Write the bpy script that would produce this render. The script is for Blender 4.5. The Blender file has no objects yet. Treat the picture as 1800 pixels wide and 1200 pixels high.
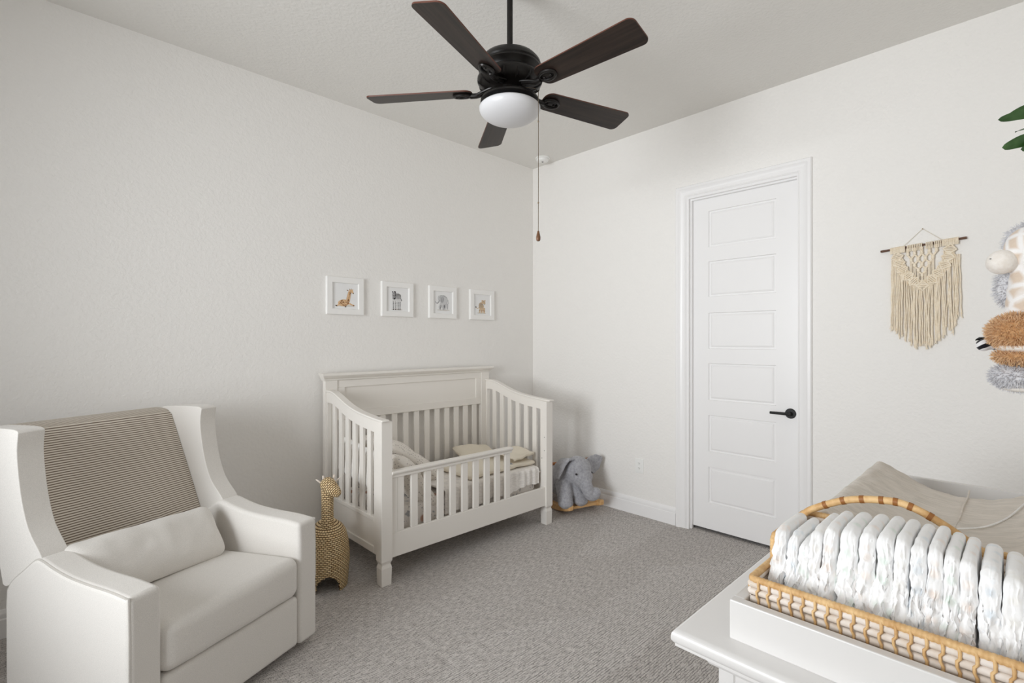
import bpy, bmesh, math, random
from mathutils import Vector, Matrix, Euler, noise as mnoise
random.seed(7)
SC = bpy.context.scene
COL = SC.collection
PI = math.pi

# ------------------------------------------------------------------ room measures (metres)
# x grows towards the wall with the door, y towards the wall behind the crib
WX0, WX1 = -1.70, 3.504
WY0, WY1 = -0.12, 3.339
CEIL = 3.05

# ------------------------------------------------------------------ camera
cam = bpy.data.cameras.new('camera'); cam_o = bpy.data.objects.new('camera', cam); COL.objects.link(cam_o)
cam.sensor_width = 36.0; cam.lens = 878.0 / 1800.0 * 36.0
cam.shift_y = -1.0 / 1800.0; cam.clip_start = 0.02
cam_o.location = (0, 0, 1.388)
cam_o.rotation_euler = (PI / 2, 0, math.atan2(910, 878) - PI / 2)
SC.camera = cam_o

# ------------------------------------------------------------------ world, daylight, exposure
W = bpy.data.worlds.new('sky'); SC.world = W; W.use_nodes = True
W.node_tree.nodes['Background'].inputs[0].default_value = (0.86, 0.93, 1.0, 1)
W.node_tree.nodes['Background'].inputs[1].default_value = 1.0
WIN = dict(y0=0.75, y1=2.22, z0=0.82, z1=2.42)
def area(name, loc, direction, sx, sy, power, col=(1, 1, 1), spread=180):
    l = bpy.data.lights.new(name, 'AREA'); l.shape = 'RECTANGLE'; l.size = sx; l.size_y = sy
    l.energy = power; l.color = col; l.spread = math.radians(spread)
    o = bpy.data.objects.new(name, l); COL.objects.link(o); o.location = loc
    o.rotation_euler = Vector(direction).to_track_quat('-Z', 'Y').to_euler()
    return o
area('window_daylight', (WX0 - 0.06, (WIN['y0'] + WIN['y1']) / 2, (WIN['z0'] + WIN['z1']) / 2), (1, 0.0, 0.06),
     WIN['y1'] - WIN['y0'] - 0.06, WIN['z1'] - WIN['z0'] - 0.06, 45.0, (0.945, 0.975, 1.0), 102)
SC.view_settings.view_transform = 'Standard'; SC.view_settings.look = 'None'
SC.view_settings.gamma = 1.0; SC.view_settings.use_curve_mapping = False
SC.view_settings.exposure = 0.0
SC.cycles.max_bounces = 14; SC.cycles.diffuse_bounces = 10; SC.cycles.glossy_bounces = 4
SC.cycles.sample_clamp_indirect = 8.0

# ------------------------------------------------------------------ node helpers and materials
def lin(c):
    r = []
    for v in c:
        v = v / 255.0
        r.append(v / 12.92 if v <= 0.04045 else ((v + 0.055) / 1.055) ** 2.4)
    return (r[0], r[1], r[2], 1.0)

class NT:
    def __init__(self, name):
        self.m = bpy.data.materials.new(name); self.m.use_nodes = True
        self.t = self.m.node_tree; self.b = self.t.nodes['Principled BSDF']
    def n(self, typ, **kw):
        nd = self.t.nodes.new(typ)
        for k, v in kw.items():
            if k in nd.inputs: nd.inputs[k].default_value = v
            else: setattr(nd, k, v)
        return nd
    def l(self, a, ao, b, bi): self.t.links.new(a.outputs[ao], b.inputs[bi])
    def coord(self, out='Object', scale=(1, 1, 1), rot=(0, 0, 0)):
        tc = self.n('ShaderNodeTexCoord'); mp = self.n('ShaderNodeMapping')
        mp.inputs['Scale'].default_value = scale; mp.inputs['Rotation'].default_value = rot
        self.l(tc, out, mp, 'Vector'); return mp
    def noise(self, co, scale, detail=3.0, rough=0.55):
        nz = self.n('ShaderNodeTexNoise'); nz.inputs['Scale'].default_value = scale
        nz.inputs['Detail'].default_value = detail; nz.inputs['Roughness'].default_value = rough
        self.l(co, 'Vector', nz, 'Vector'); return nz
    def ramp(self, src, so, stops):
        r = self.n('ShaderNodeValToRGB'); e = r.color_ramp.elements
        while len(e) < len(stops): e.new(0.5)
        for i, (p, c) in enumerate(stops): e[i].position = p; e[i].color = c
        self.l(src, so, r, 'Fac'); return r
    def mix(self, fac, a, b, mode='MIX'):
        mx = self.n('ShaderNodeMix'); mx.data_type = 'RGBA'; mx.blend_type = mode
        for sock, v in ((mx.inputs[0], fac), (mx.inputs[6], a), (mx.inputs[7], b)):
            if isinstance(v, tuple) and len(v) == 2: self.t.links.new(v[0].outputs[v[1]], sock)
            else: sock.default_value = v
        return mx
    def bump(self, src, so, strength, dist, prev=None):
        bp = self.n('ShaderNodeBump'); bp.inputs['Strength'].default_value = strength; bp.inputs['Distance'].default_value = dist
        self.l(src, so, bp, 'Height')
        if prev: self.l(prev, 'Normal', bp, 'Normal')
        self.l(bp, 'Normal', self.b, 'Normal'); return bp
    def base(self, col=None, rough=0.6, spec=0.5, metal=0.0, coat=0.0, sheen=0.0):
        if col is not None: self.b.inputs['Base Color'].default_value = col
        self.b.inputs['Roughness'].default_value = rough
        self.b.inputs['Specular IOR Level'].default_value = spec
        self.b.inputs['Metallic'].default_value = metal
        self.b.inputs['Coat Weight'].default_value = coat
        self.b.inputs['Sheen Weight'].default_value = sheen
        return self

def simple(name, rgb, rough=0.5, spec=0.5, metal=0.0, bump=None, var=None, sheen=0.0, coat=0.0):
    """bump = (scale, strength, distance[, stretch]); var = (scale, other colour, amount)"""
    N = NT(name).base(lin(rgb), rough, spec, metal, coat, sheen)
    if var:
        nz = N.noise(N.coord(), var[0], 3)
        mx = N.mix(0.0, lin(rgb), lin(var[1]))
        r = N.ramp(nz, 'Fac', [(0.35, (0, 0, 0, 1)), (0.65, (var[2],) * 3 + (1,))])
        N.l(r, 'Color', mx, 0); N.l(mx, 2, N.b, 'Base Color')
    if bump:
        nz = N.noise(N.coord(scale=bump[3] if len(bump) > 3 else (1, 1, 1)), bump[0], 3)
        N.bump(nz, 'Fac', bump[1], bump[2])
    return N.m

M = {}
def wallpaint(name, rgb, s=0.34):
    N = NT(name).base(lin(rgb), 0.62, 0.35)
    co = N.coord(); a = N.noise(co, 55, 2.5, 0.5)
    r = N.ramp(a, 'Fac', [(0.40, (0, 0, 0, 1)), (0.62, (1, 1, 1, 1))])
    N.bump(r, 'Color', s, 0.0022); return N.m
M['wall'] = wallpaint('wall_paint', (239, 237, 234))
M['ceiling'] = wallpaint('ceiling_paint', (229, 227, 223), 0.35)
M['trim'] = simple('trim_paint', (241, 240, 240), 0.32, 0.45)
M['door'] = simple('door_paint', (240, 239, 239), 0.36, 0.45)
M['crib'] = simple('crib_paint', (234, 230, 224), 0.34, 0.45)
M['dresser'] = simple('dresser_paint', (222, 220, 218), 0.3, 0.45)
M['dark'] = simple('gap_shade_black', (18, 17, 16), 0.9)  # shade of the door gap as a flat colour

def carpet():
    N = NT('carpet').base(rough=0.95, spec=0.1, sheen=0.15)
    co = N.coord(); wob = N.noise(N.coord(scale=(1, 1, 1)), 26, 2)
    sub = N.n('ShaderNodeVectorMath', operation='MULTIPLY_ADD'); N.l(wob, 'Color', sub, 0); sub.inputs[1].default_value = (0.016, 0.011, 0); N.l(co, 'Vector', sub, 2)
    br = N.n('ShaderNodeTexBrick'); br.offset = 0.5; N.l(sub, 0, br, 'Vector')
    for k_, v_ in (('Scale', 1.0), ('Brick Width', 0.034), ('Row Height', 0.0105), ('Mortar Size', 0.0011), ('Mortar Smooth', 0.6)): br.inputs[k_].default_value = v_
    f1 = N.noise(N.coord(scale=(30, 110, 1)), 1.0, 3, 0.65); f2 = N.noise(N.coord(scale=(210, 260, 1)), 1.0, 2, 0.6)
    c1 = N.ramp(f1, 'Fac', [(0.34, lin((162, 156, 152))), (0.50, lin((216, 210, 206))), (0.66, lin((242, 237, 233)))])
    c2 = N.ramp(f2, 'Fac', [(0.36, lin((152, 146, 142))), (0.62, lin((240, 235, 231)))])
    m1 = N.mix(0.5, (c1, 'Color'), (c2, 'Color'))
    g = N.n('ShaderNodeMath', operation='MULTIPLY'); N.l(br, 'Fac', g, 0)
    gr = N.ramp(f1, 'Fac', [(0.40, (1, 1, 1, 1)), (0.62, (0.1, 0.1, 0.1, 1))]); N.l(gr, 'Color', g, 1)
    m0 = N.mix((g, 0), (m1, 2), lin((96, 91, 88)))
    # pile brushed in different directions by the vacuum cleaner: patches with their own edges
    wv = N.noise(N.coord(), 2.2, 2); ad = N.n('ShaderNodeVectorMath', operation='MULTIPLY_ADD'); N.l(wv, 'Color', ad, 0); ad.inputs[1].default_value = (0.5, 0.5, 0)
    N.l(N.coord(scale=(1.1, 3.4, 1), rot=(0, 0, 0.22)), 'Vector', ad, 2)
    vo = N.n('ShaderNodeTexVoronoi'); vo.feature = 'SMOOTH_F1'; vo.inputs['Smoothness'].default_value = 0.12; vo.inputs['Scale'].default_value = 1.0; N.l(ad, 0, vo, 'Vector')
    b1 = N.ramp(vo, 'Color', [(0.15, lin((243, 242, 241))), (0.75, lin((255, 255, 255)))])
    m2 = N.mix(1.0, (m0, 2), (b1, 'Color'), 'MULTIPLY'); N.l(m2, 2, N.b, 'Base Color')
    h = N.n('ShaderNodeMath', operation='SUBTRACT'); N.l(f2, 'Fac', h, 0); N.l(g, 0, h, 1)
    N.bump(h, 0, 0.8, 0.007); return N.m
M['carpet'] = carpet()

def linen(name, rgb, scale=420, s=0.25):
    N = NT(name).base(rough=0.9, spec=0.15, sheen=0.2)
    nz = N.noise(N.coord(scale=(1, 1, 1.6)), scale, 2, 0.6)
    big = N.noise(N.coord(), 9, 2)
    d = tuple(int(v * 0.93) for v in rgb)
    r = N.ramp(nz, 'Fac', [(0.35, lin(d)), (0.65, lin(rgb))]); N.l(r, 'Color', N.b, 'Base Color')
    b1 = N.bump(big, 'Fac', 0.12, 0.01)
    N.bump(nz, 'Fac', s, 0.0012, b1); return N.m
M['chair'] = linen('oat_linen', (232, 228, 223))
M['welt'] = linen('welt_linen', (202, 197, 191))

def blanket():
    N = NT('striped_blanket').base(rough=0.9, spec=0.1, sheen=0.1)
    uv = N.n('ShaderNodeUVMap'); sep = N.n('ShaderNodeSeparateXYZ'); N.l(uv, 'UV', sep, 0)
    nz = N.noise(N.coord(), 14, 2)
    add = N.n('ShaderNodeMath', operation='MULTIPLY_ADD'); N.l(nz, 'Fac', add, 0); add.inputs[1].default_value = 0.003; N.l(sep, 'Y', add, 2)
    mul = N.n('ShaderNodeMath', operation='DIVIDE'); N.l(add, 0, mul, 0); mul.inputs[1].default_value = 0.0092
    fr = N.n('ShaderNodeMath', operation='FRACT'); N.l(mul, 0, fr, 0)
    r = N.ramp(fr, 0, [(0.0, lin((222, 214, 202))), (0.52, lin((222, 214, 202))), (0.56, lin((128, 114, 101))), (0.94, lin((128, 114, 101)))])
    e = r.color_ramp.elements.new(0.98); e.color = lin((222, 214, 202))
    N.l(r, 'Color', N.b, 'Base Color')
    n2 = N.noise(N.coord(), 500, 2); N.bump(n2, 'Fac', 0.2, 0.001); return N.m
M['blanket'] = blanket()

def wicker(name, c_hi, c_lo, c_gap, bw, bh, mortar=0.16):
    N = NT(name).base(rough=0.55, spec=0.3)
    uv = N.n('ShaderNodeUVMap')
    br = N.n('ShaderNodeTexBrick'); br.offset = 0.5
    br.inputs['Scale'].default_value = 1.0; br.inputs['Brick Width'].default_value = bw; br.inputs['Row Height'].default_value = bh
    br.inputs['Mortar Size'].default_value = bh * mortar; br.inputs['Mortar Smooth'].default_value = 0.7
    br.inputs['Color1'].default_value = lin(c_hi); br.inputs['Color2'].default_value = lin(c_lo); br.inputs['Mortar'].default_value = lin(c_gap)
    N.l(uv, 'UV', br, 'Vector'); N.l(br, 'Color', N.b, 'Base Color')
    inv = N.n('ShaderNodeMath', operation='SUBTRACT'); inv.inputs[0].default_value = 1.0; N.l(br, 'Fac', inv, 1)
    N.bump(inv, 0, 1.0, 0.004); return N.m
M['wicker'] = wicker('wicker_weave', (252, 228, 184), (234, 203, 154), (104, 76, 46), 0.021, 0.0100, 0.26)

def wood(name, a, b, scale=(6, 60, 60), rough=0.45, spec=0.4):
    N = NT(name).base(rough=rough, spec=spec)
    nz = N.noise(N.coord(scale=scale), 1.0, 4, 0.6)
    r = N.ramp(nz, 'Fac', [(0.3, lin(a)), (0.7, lin(b))]); N.l(r, 'Color', N.b, 'Base Color')
    N.bump(nz, 'Fac', 0.08, 0.001); return N.m
M['pine'] = wood('rocker_pine', (206, 160, 104), (228, 188, 136))
M['pine_dark'] = wood('peg_wood', (150, 96, 56), (178, 122, 76))
M['blade'] = wood('fan_blade_walnut', (26, 20, 17), (54, 42, 36), (3, 60, 60), 0.42, 0.35)
M['blade_edge'] = simple('fan_blade_edge', (92, 52, 38), 0.5)
M['bronze'] = simple('oil_rubbed_bronze', (26, 23, 21), 0.38, 0.5, 0.35, (60, 0.08, 0.002))
M['black'] = simple('matte_black_metal', (20, 20, 20), 0.42, 0.5, 0.3)
M['chain'] = simple('bead_chain', (120, 106, 88), 0.35, 0.5, 0.8)
M['fob'] = wood('fob_wood', (88, 58, 36), (120, 82, 52))
M['stick'] = wood('driftwood_stick', (74, 48, 34), (106, 72, 50), (60, 8, 60))
M['cord'] = simple('cotton_cord', (247, 236, 217), 0.9, 0.1, 0, (380, 0.6, 0.003), (60, (238, 223, 198), 0.8))
M['string'] = simple('hanger_string', (214, 204, 188), 0.9, 0.1)
def glassbowl():
    N = NT('frosted_bowl').base(lin((212, 212, 214)), 0.36, 0.45)
    N.b.inputs['Subsurface Weight'].default_value = 0.12; N.b.inputs['Subsurface Radius'].default_value = (0.05, 0.05, 0.05)
    return N.m
M['bowl'] = glassbowl()
M['plastic'] = simple('white_plastic', (240, 240, 238), 0.4)
M['slot'] = simple('socket_slot', (120, 118, 114), 0.6)

def plush(name, a, b, scale=70, s=0.9):
    N = NT(name).base(rough=0.95, spec=0.08, sheen=0.35)
    nz = N.noise(N.coord(), scale, 4, 0.65)
    r = N.ramp(nz, 'Fac', [(0.32, lin(a)), (0.66, lin(b))]); N.l(r, 'Color', N.b, 'Base Color')
    N.bump(nz, 'Fac', s, 0.006); return N.m
M['plush_grey'] = plush('grey_plush', (148, 148, 154), (178, 178, 183), 60)
M['plush_ear'] = plush('inner_ear_plush', (160, 160, 167), (184, 184, 190), 40, 0.6)
M['plush_cream'] = plush('cream_plush', (236, 229, 220), (246, 241, 235), 60, 0.4)
M['plush_brown'] = plush('brown_plush', (180, 132, 88), (214, 170, 124), 90)
M['fur_brown'] = simple('brown_fur', (230, 197, 158), 0.9, 0.1, var=(50, (210, 172, 132), 0.9))
M['plush_shag'] = plush('grey_shag', (208, 208, 212), (230, 230, 233), 60)
M['fur_shag'] = simple('grey_shag_fur', (230, 230, 233), 0.9, 0.1, var=(60, (208, 208, 212), 0.9))
M['eye'] = simple('bead_eye', (12, 11, 11), 0.15, 0.6)
def giraffe_spots():
    N = NT('spotted_plush').base(rough=0.95, spec=0.08, sheen=0.3)
    v = N.n('ShaderNodeTexVoronoi'); v.feature = 'DISTANCE_TO_EDGE'; v.inputs['Scale'].default_value = 21; N.l(N.coord(), 'Vector', v, 'Vector')
    r = N.ramp(v, 'Distance', [(0.08, lin((246, 244, 243))), (0.26, lin((222, 205, 188)))]); N.l(r, 'Color', N.b, 'Base Color')
    nz = N.noise(N.coord(), 90, 3); N.bump(nz, 'Fac', 0.6, 0.004); return N.m
M['spots'] = giraffe_spots()
def zebra():
    N = NT('zebra_plush').base(rough=0.95, spec=0.08, sheen=0.3)
    w = N.n('ShaderNodeTexWave'); w.inputs['Scale'].default_value = 11; w.inputs['Distortion'].default_value = 4.0; w.bands_direction = 'Z'
    N.l(N.coord(rot=(0.4, 0, 0)), 'Vector', w, 'Vector')
    r = N.ramp(w, 'Fac', [(0.42, lin((30, 30, 36))), (0.55, lin((238, 238, 240)))]); N.l(r, 'Color', N.b, 'Base Color'); return N.m
M['zebra'] = zebra()
def leafmat():
    N = NT('glossy_leaf').base(rough=0.28, spec=0.5)
    nz = N.noise(N.coord(), 18, 3)
    r = N.ramp(nz, 'Fac', [(0.3, lin((26, 58, 22))), (0.7, lin((62, 96, 48)))]); N.l(r, 'Color', N.b, 'Base Color'); return N.m
M['leaf'] = leafmat()
M['stem'] = simple('leaf_stem', (74, 84, 44), 0.6)
M['pot'] = simple('white_ceramic', (238, 236, 232), 0.3)

def crinkle(name, rgb, sc=(18, 5, 18), s=0.5, scale=3.0):
    N = NT(name).base(rough=0.92, spec=0.1, sheen=0.15)
    co = N.coord(scale=sc); nz = N.noise(co, scale, 4, 0.6)
    d = tuple(int(v * 0.94) for v in rgb)
    r = N.ramp(nz, 'Fac', [(0.35, lin(d)), (0.6, lin(rgb))]); N.l(r, 'Color', N.b, 'Base Color')
    N.bump(nz, 'Fac', s, 0.006); return N.m
M['muslin'] = crinkle('muslin_cover', (221, 213, 203), (26, 4, 18), 0.7)
M['quilt'] = crinkle('white_quilt', (240, 236, 231), (10, 10, 40), 0.6)
M['creamblanket'] = simple('cream_blanket', (232, 224, 208), 0.92, 0.1, 0, (240, 0.3, 0.002), sheen=0.1)
def floral(name, bg, sprig, blob, sc1=11, sc2=42):
    N = NT(name).base(rough=0.92, spec=0.1)
    co = N.coord()
    v = N.n('ShaderNodeTexVoronoi'); v.inputs['Scale'].default_value = sc1; N.l(co, 'Vector', v, 'Vector')
    r1 = N.ramp(v, 'Distance', [(0.22, (1, 1, 1, 1)), (0.30, (0, 0, 0, 1))])
    nz = N.noise(co, sc2, 3); r2 = N.ramp(nz, 'Fac', [(0.56, (0, 0, 0, 1)), (0.62, (1, 1, 1, 1))])
    m1 = N.mix((r2, 'Color'), lin(bg), lin(sprig)); m2 = N.mix((r1, 'Color'), (m1, 2), lin(blob))
    N.l(m2, 2, N.b, 'Base Color'); N.bump(nz, 'Fac', 0.2, 0.003); return N.m
M['floral'] = floral('floral_sheet', (232, 227, 222), (168, 168, 170), (188, 152, 136), 9, 34)
def dotted(name, bg, dot, sc):
    N = NT(name).base(rough=0.92, spec=0.1)
    v = N.n('ShaderNodeTexVoronoi'); v.inputs['Scale'].default_value = sc; v.inputs['Randomness'].default_value = 0.5; N.l(N.coord(), 'Vector', v, 'Vector')
    r = N.ramp(v, 'Distance', [(0.20, lin(dot)), (0.30, lin(bg))]); N.l(r, 'Color', N.b, 'Base Color')
    nz = N.noise(N.coord(), 26, 3); N.bump(nz, 'Fac', 0.35, 0.008); return N.m
M['dotted'] = dotted('sprigged_pillow', (231, 226, 219), (176, 170, 166), 62)
M['pillowwhite'] = crinkle('white_pillow', (246, 245, 243), (14, 14, 14), 0.4)

def diaper_mat(name, tint):
    N = NT(name).base(rough=0.85, spec=0.15)
    N.b.inputs['Subsurface Weight'].default_value = 0.0
    co = N.coord(); v = N.n('ShaderNodeTexVoronoi'); v.inputs['Scale'].default_value = 46; N.l(co, 'Vector', v, 'Vector')
    r1 = N.ramp(v, 'Distance', [(0.2, (0.5, 0.5, 0.5, 1)), (0.45, (0, 0, 0, 1))])
    m = N.mix((r1, 'Color'), lin((247, 247, 247)), lin(tint)); N.l(m, 2, N.b, 'Base Color')
    nz = N.noise(N.coord(scale=(1, 1, 0.5)), 120, 3, 0.6); N.bump(nz, 'Fac', 0.35, 0.0025); return N.m
M['diaper'] = [diaper_mat('diaper_white', (240, 238, 232)), diaper_mat('diaper_mint', (222, 236, 226)),
               diaper_mat('diaper_peach', (246, 232, 222)), diaper_mat('diaper_blue', (222, 232, 240))]
M['rattan'] = simple('rattan_wrap', (226, 190, 138), 0.5, 0.35, 0, (300, 0.4, 0.002), (45, (198, 154, 100), 0.9))
M['rattan_dark'] = simple('rattan_band', (150, 98, 50), 0.5, 0.35)
M['rod'] = simple('whitewashed_rod', (232, 224, 216), 0.55, 0.3, 0, (90, 0.2, 0.002), (30, (212, 198, 182), 0.8))
M['paper'] = simple('print_paper', (238, 238, 238), 0.7, 0.2)
M['frame'] = simple('frame_white', (243, 242, 240), 0.35)

# ------------------------------------------------------------------ mesh helpers
def obj(name, bm, mat, parent=None, smooth=True, bevel=None, sub=0, angle=35, **mods):
    bmesh.ops.recalc_face_normals(bm, faces=bm.faces)
    me = bpy.data.meshes.new(name); bm.to_mesh(me); bm.free()
    for m in (mat if isinstance(mat, list) else [mat]): me.materials.append(m)
    o = bpy.data.objects.new(name, me); COL.objects.link(o)
    if parent: o.parent = parent
    if smooth:
        for p in me.polygons: p.use_smooth = True
        try: me.set_sharp_from_angle(angle=math.radians(angle))
        except Exception: pass
    if bevel:
        b = o.modifiers.new('bevel', 'BEVEL'); b.width = bevel[0]; b.segments = bevel[1]; b.limit_method = 'ANGLE'
        b.angle_limit = math.radians(bevel[2] if len(bevel) > 2 else 40); b.harden_normals = False
    if sub:
        s = o.modifiers.new('sub', 'SUBSURF'); s.levels = sub; s.render_levels = sub
    return o
def tag(o, label=None, cat=None, group=None, kind=None):
    if label: o['label'] = label
    if cat: o['category'] = cat
    if group: o['group'] = group
    if kind: o['kind'] = kind
    return o
def thing(name, label, cat, loc=(0, 0, 0), rotz=0.0, group=None):
    o = bpy.data.objects.new(name, None); COL.objects.link(o); o.location = loc; o.rotation_euler = (0, 0, rotz)
    o.empty_display_size = 0.05
    return tag(o, label, cat, group)
def BM(): return bmesh.new()
def box(bm, x0, x1, y0, y1, z0, z1, mi=0):
    v = [bm.verts.new((x, y, z)) for x in (x0, x1) for y in (y0, y1) for z in (z0, z1)]
    for f in ((0, 1, 3, 2), (4, 6, 7, 5), (0, 4, 5, 1), (2, 3, 7, 6), (0, 2, 6, 4), (1, 5, 7, 3)):
        bm.faces.new([v[i] for i in f]).material_index = mi
    return v
def prism(bm, pts, axis, a0, a1):
    """closed polygon pts (2-D) extruded along axis 'x','y' or 'z'"""
    def P3(p, a): return {'x': (a, p[0], p[1]), 'y': (p[0], a, p[1]), 'z': (p[0], p[1], a)}[axis]
    A = [bm.verts.new(P3(p, a0)) for p in pts]; B = [bm.verts.new(P3(p, a1)) for p in pts]
    n = len(pts); bm.faces.new(A[::-1]); bm.faces.new(B)
    for i in range(n): bm.faces.new((A[i], A[(i + 1) % n], B[(i + 1) % n], B[i]))
def frames(pts, closed=False):
    n = len(pts); T = []
    for i in range(n):
        a = pts[(i - 1) % n] if (closed or i > 0) else pts[0]; b = pts[(i + 1) % n] if (closed or i < n - 1) else pts[-1]
        t = (b - a); T.append(t.normalized() if t.length > 1e-9 else Vector((0, 0, 1)))
    up = Vector((0, 0, 1)) if abs(T[0].z) < 0.9 else Vector((1, 0, 0))
    u = T[0].cross(up).normalized(); R = []
    for i in range(n):
        u = (u - T[i] * u.dot(T[i]))
        u = u.normalized() if u.length > 1e-9 else T[i].orthogonal().normalized()
        R.append((T[i], u, T[i].cross(u)))
    return R
def tube(bm, pts, r, seg=8, closed=False, caps=True, mi=0):
    pts = [Vector(p) for p in pts]; F = frames(pts, closed); n = len(pts); rings = []
    for i in range(n):
        rr = r[i] if isinstance(r, (list, tuple)) else r
        rings.append([bm.verts.new(pts[i] + (F[i][1] * math.cos(2 * PI * k / seg) + F[i][2] * math.sin(2 * PI * k / seg)) * rr) for k in range(seg)])
    for i in range(n if closed else n - 1):
        A, B = rings[i], rings[(i + 1) % n]
        for k in range(seg): bm.faces.new((A[k], A[(k + 1) % seg], B[(k + 1) % seg], B[k])).material_index = mi
    if caps and not closed:
        bm.faces.new(rings[0][::-1]).material_index = mi; bm.faces.new(rings[-1]).material_index = mi
def lathe(bm, prof, seg=32, c=(0, 0, 0), uv=False, mi=0, sx=1.0, sy=1.0):
    L = bm.loops.layers.uv.verify() if uv else None
    rings = []
    for (r, z) in prof:
        if r < 1e-6: rings.append([bm.verts.new((c[0], c[1], c[2] + z))])
        else: rings.append([bm.verts.new((c[0] + r * sx * math.cos(2 * PI * k / seg), c[1] + r * sy * math.sin(2 * PI * k / seg), c[2] + z)) for k in range(seg)])
    arc = [0.0]
    for i in range(1, len(prof)): arc.append(arc[-1] + math.hypot(prof[i][0] - prof[i - 1][0], prof[i][1] - prof[i - 1][1]))
    rm = max(p[0] for p in prof) * (sx + sy) / 2
    for i in range(len(prof) - 1):
        A, B = rings[i], rings[i + 1]
        for k in range(seg):
            k2 = (k + 1) % seg
            vs = []; us = []
            for (R, kk, j) in ((A, k, i), (A, k2, i), (B, k2, i + 1), (B, k, i + 1)):
                v = R[0] if len(R) == 1 else R[kk]
                if v in vs: continue
                vs.append(v); ku = k + 1 if kk == k2 else k
                us.append((ku / seg * 2 * PI * rm, arc[j]))
            if len(vs) < 3: continue
            f = bm.faces.new(vs); f.material_index = mi
            if uv:
                for lp, u in zip(f.loops, us): lp[L].uv = u
def rbox(bm, c, h, r, n=(6, 6, 6), k=3, f=None, mi=0):
    """rounded box of half sizes h, edge radius r, n inner cuts per axis; f deforms each point"""
    r = min(r, min(h) * 0.999)
    def axis(hh, m):
        s = [-(hh - r) - r * math.tan(PI / 4 * (1 - i / k)) for i in range(k)]
        inner = [-(hh - r) + 2 * (hh - r) * i / m for i in range(m + 1)]
        return s + inner + [-v for v in s[::-1]]
    ax = [axis(h[i], n[i]) for i in range(3)]; V = {}
    def vert(i, j, l):
        key = (i, j, l)
        if key not in V:
            q = Vector((ax[0][i], ax[1][j], ax[2][l])); inn = Vector([max(-(h[a] - r), min(h[a] - r, q[a])) for a in range(3)])
            d = q - inn; p = inn + d.normalized() * r if d.length > 1e-9 else q
            if f: p = Vector(f(p))
            V[key] = bm.verts.new(p + Vector(c))
        return V[key]
    N = [len(a) for a in ax]
    for (a, b, d) in ((0, 1, 2), (1, 2, 0), (2, 0, 1)):
        for side in (0, N[d] - 1):
            for i in range(N[a] - 1):
                for j in range(N[b] - 1):
                    idx = []
                    for (di, dj) in ((0, 0), (1, 0), (1, 1), (0, 1)):
                        t = [0, 0, 0]; t[a] = i + di; t[b] = j + dj; t[d] = side; idx.append(vert(*t))
                    bm.faces.new(idx).material_index = mi
def sheet(bm, fn, nu, nv, th=0.0, uvfn=None, mi=0, wrap=False):
    """grid fn(u,v) -> point, u,v in 0..1; th > 0 closes it into a thick sheet along fn normals"""
    L = bm.loops.layers.uv.verify() if uvfn else None
    G = [[Vector(fn(i / nu, j / nv)) for j in range(nv + 1)] for i in range(nu + 1)]
    top = [[bm.verts.new(p) for p in row] for row in G]
    def quad(a, b, c, d, uvs=None):
        fc = bm.faces.new((a, b, c, d)); fc.material_index = mi
        if uvs and L:
            for lp, u in zip(fc.loops, uvs): lp[L].uv = u
    uv = (lambda i, j: uvfn(i / nu, j / nv)) if uvfn else None
    for i in range(nu):
        for j in range(nv):
            quad(top[i][j], top[i + 1][j], top[i + 1][j + 1], top[i][j + 1], [uv(i, j), uv(i + 1, j), uv(i + 1, j + 1), uv(i, j + 1)] if uv else None)
    if th:
        bot = []
        for i in range(nu + 1):
            row = []
            for j in range(nv + 1):
                a = G[min(i + 1, nu)][j] - G[max(i - 1, 0)][j]; b = G[i][min(j + 1, nv)] - G[i][max(j - 1, 0)]
                nn = a.cross(b); nn = nn.normalized() if nn.length > 1e-12 else Vector((0, 0, 1))
                row.append(bm.verts.new(G[i][j] - nn * th))
            bot.append(row)
        for i in range(nu):
            for j in range(nv):
                quad(bot[i][j], bot[i][j + 1], bot[i + 1][j + 1], bot[i + 1][j], [uv(i, j), uv(i, j + 1), uv(i + 1, j + 1), uv(i + 1, j)] if uv else None)
        for i in range(nu):
            for j in (0, nv):
                quad(top[i][j], top[i + 1][j], bot[i + 1][j], bot[i][j], [uv(i, j), uv(i + 1, j), uv(i + 1, j), uv(i, j)] if uv else None)
        for j in range(nv):
            for i in (0, nu):
                quad(top[i][j], top[i][j + 1], bot[i][j + 1], bot[i][j], [uv(i, j), uv(i, j + 1), uv(i, j + 1), uv(i, j)] if uv else None)
def blob(bm, c, r, rot=(0, 0, 0), seg=20, rings=12, mi=0):
    m = Matrix.Translation(Vector(c)) @ Euler(rot).to_matrix().to_4x4() @ Matrix.Diagonal((r[0], r[1], r[2], 1))
    g = bmesh.ops.create_uvsphere(bm, u_segments=seg, v_segments=rings, radius=1.0, matrix=m)
    for v in g['verts']:
        for f in v.link_faces: f.material_index = mi
def capsule(bm, a, b, r0, r1, n=7):
    a, b = Vector(a), Vector(b)
    for i in range(n):
        t = i / (n - 1); r = r0 + (r1 - r0) * t
        blob(bm, a.lerp(b, t), (r, r, r), seg=16, rings=10)
def fuse(o, voxel, smooth=6):
    r = o.modifiers.new('remesh', 'REMESH'); r.mode = 'VOXEL'; r.voxel_size = voxel; r.use_smooth_shade = True
    s = o.modifiers.new('smooth', 'SMOOTH'); s.iterations = smooth; s.factor = 0.5
    return o
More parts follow.
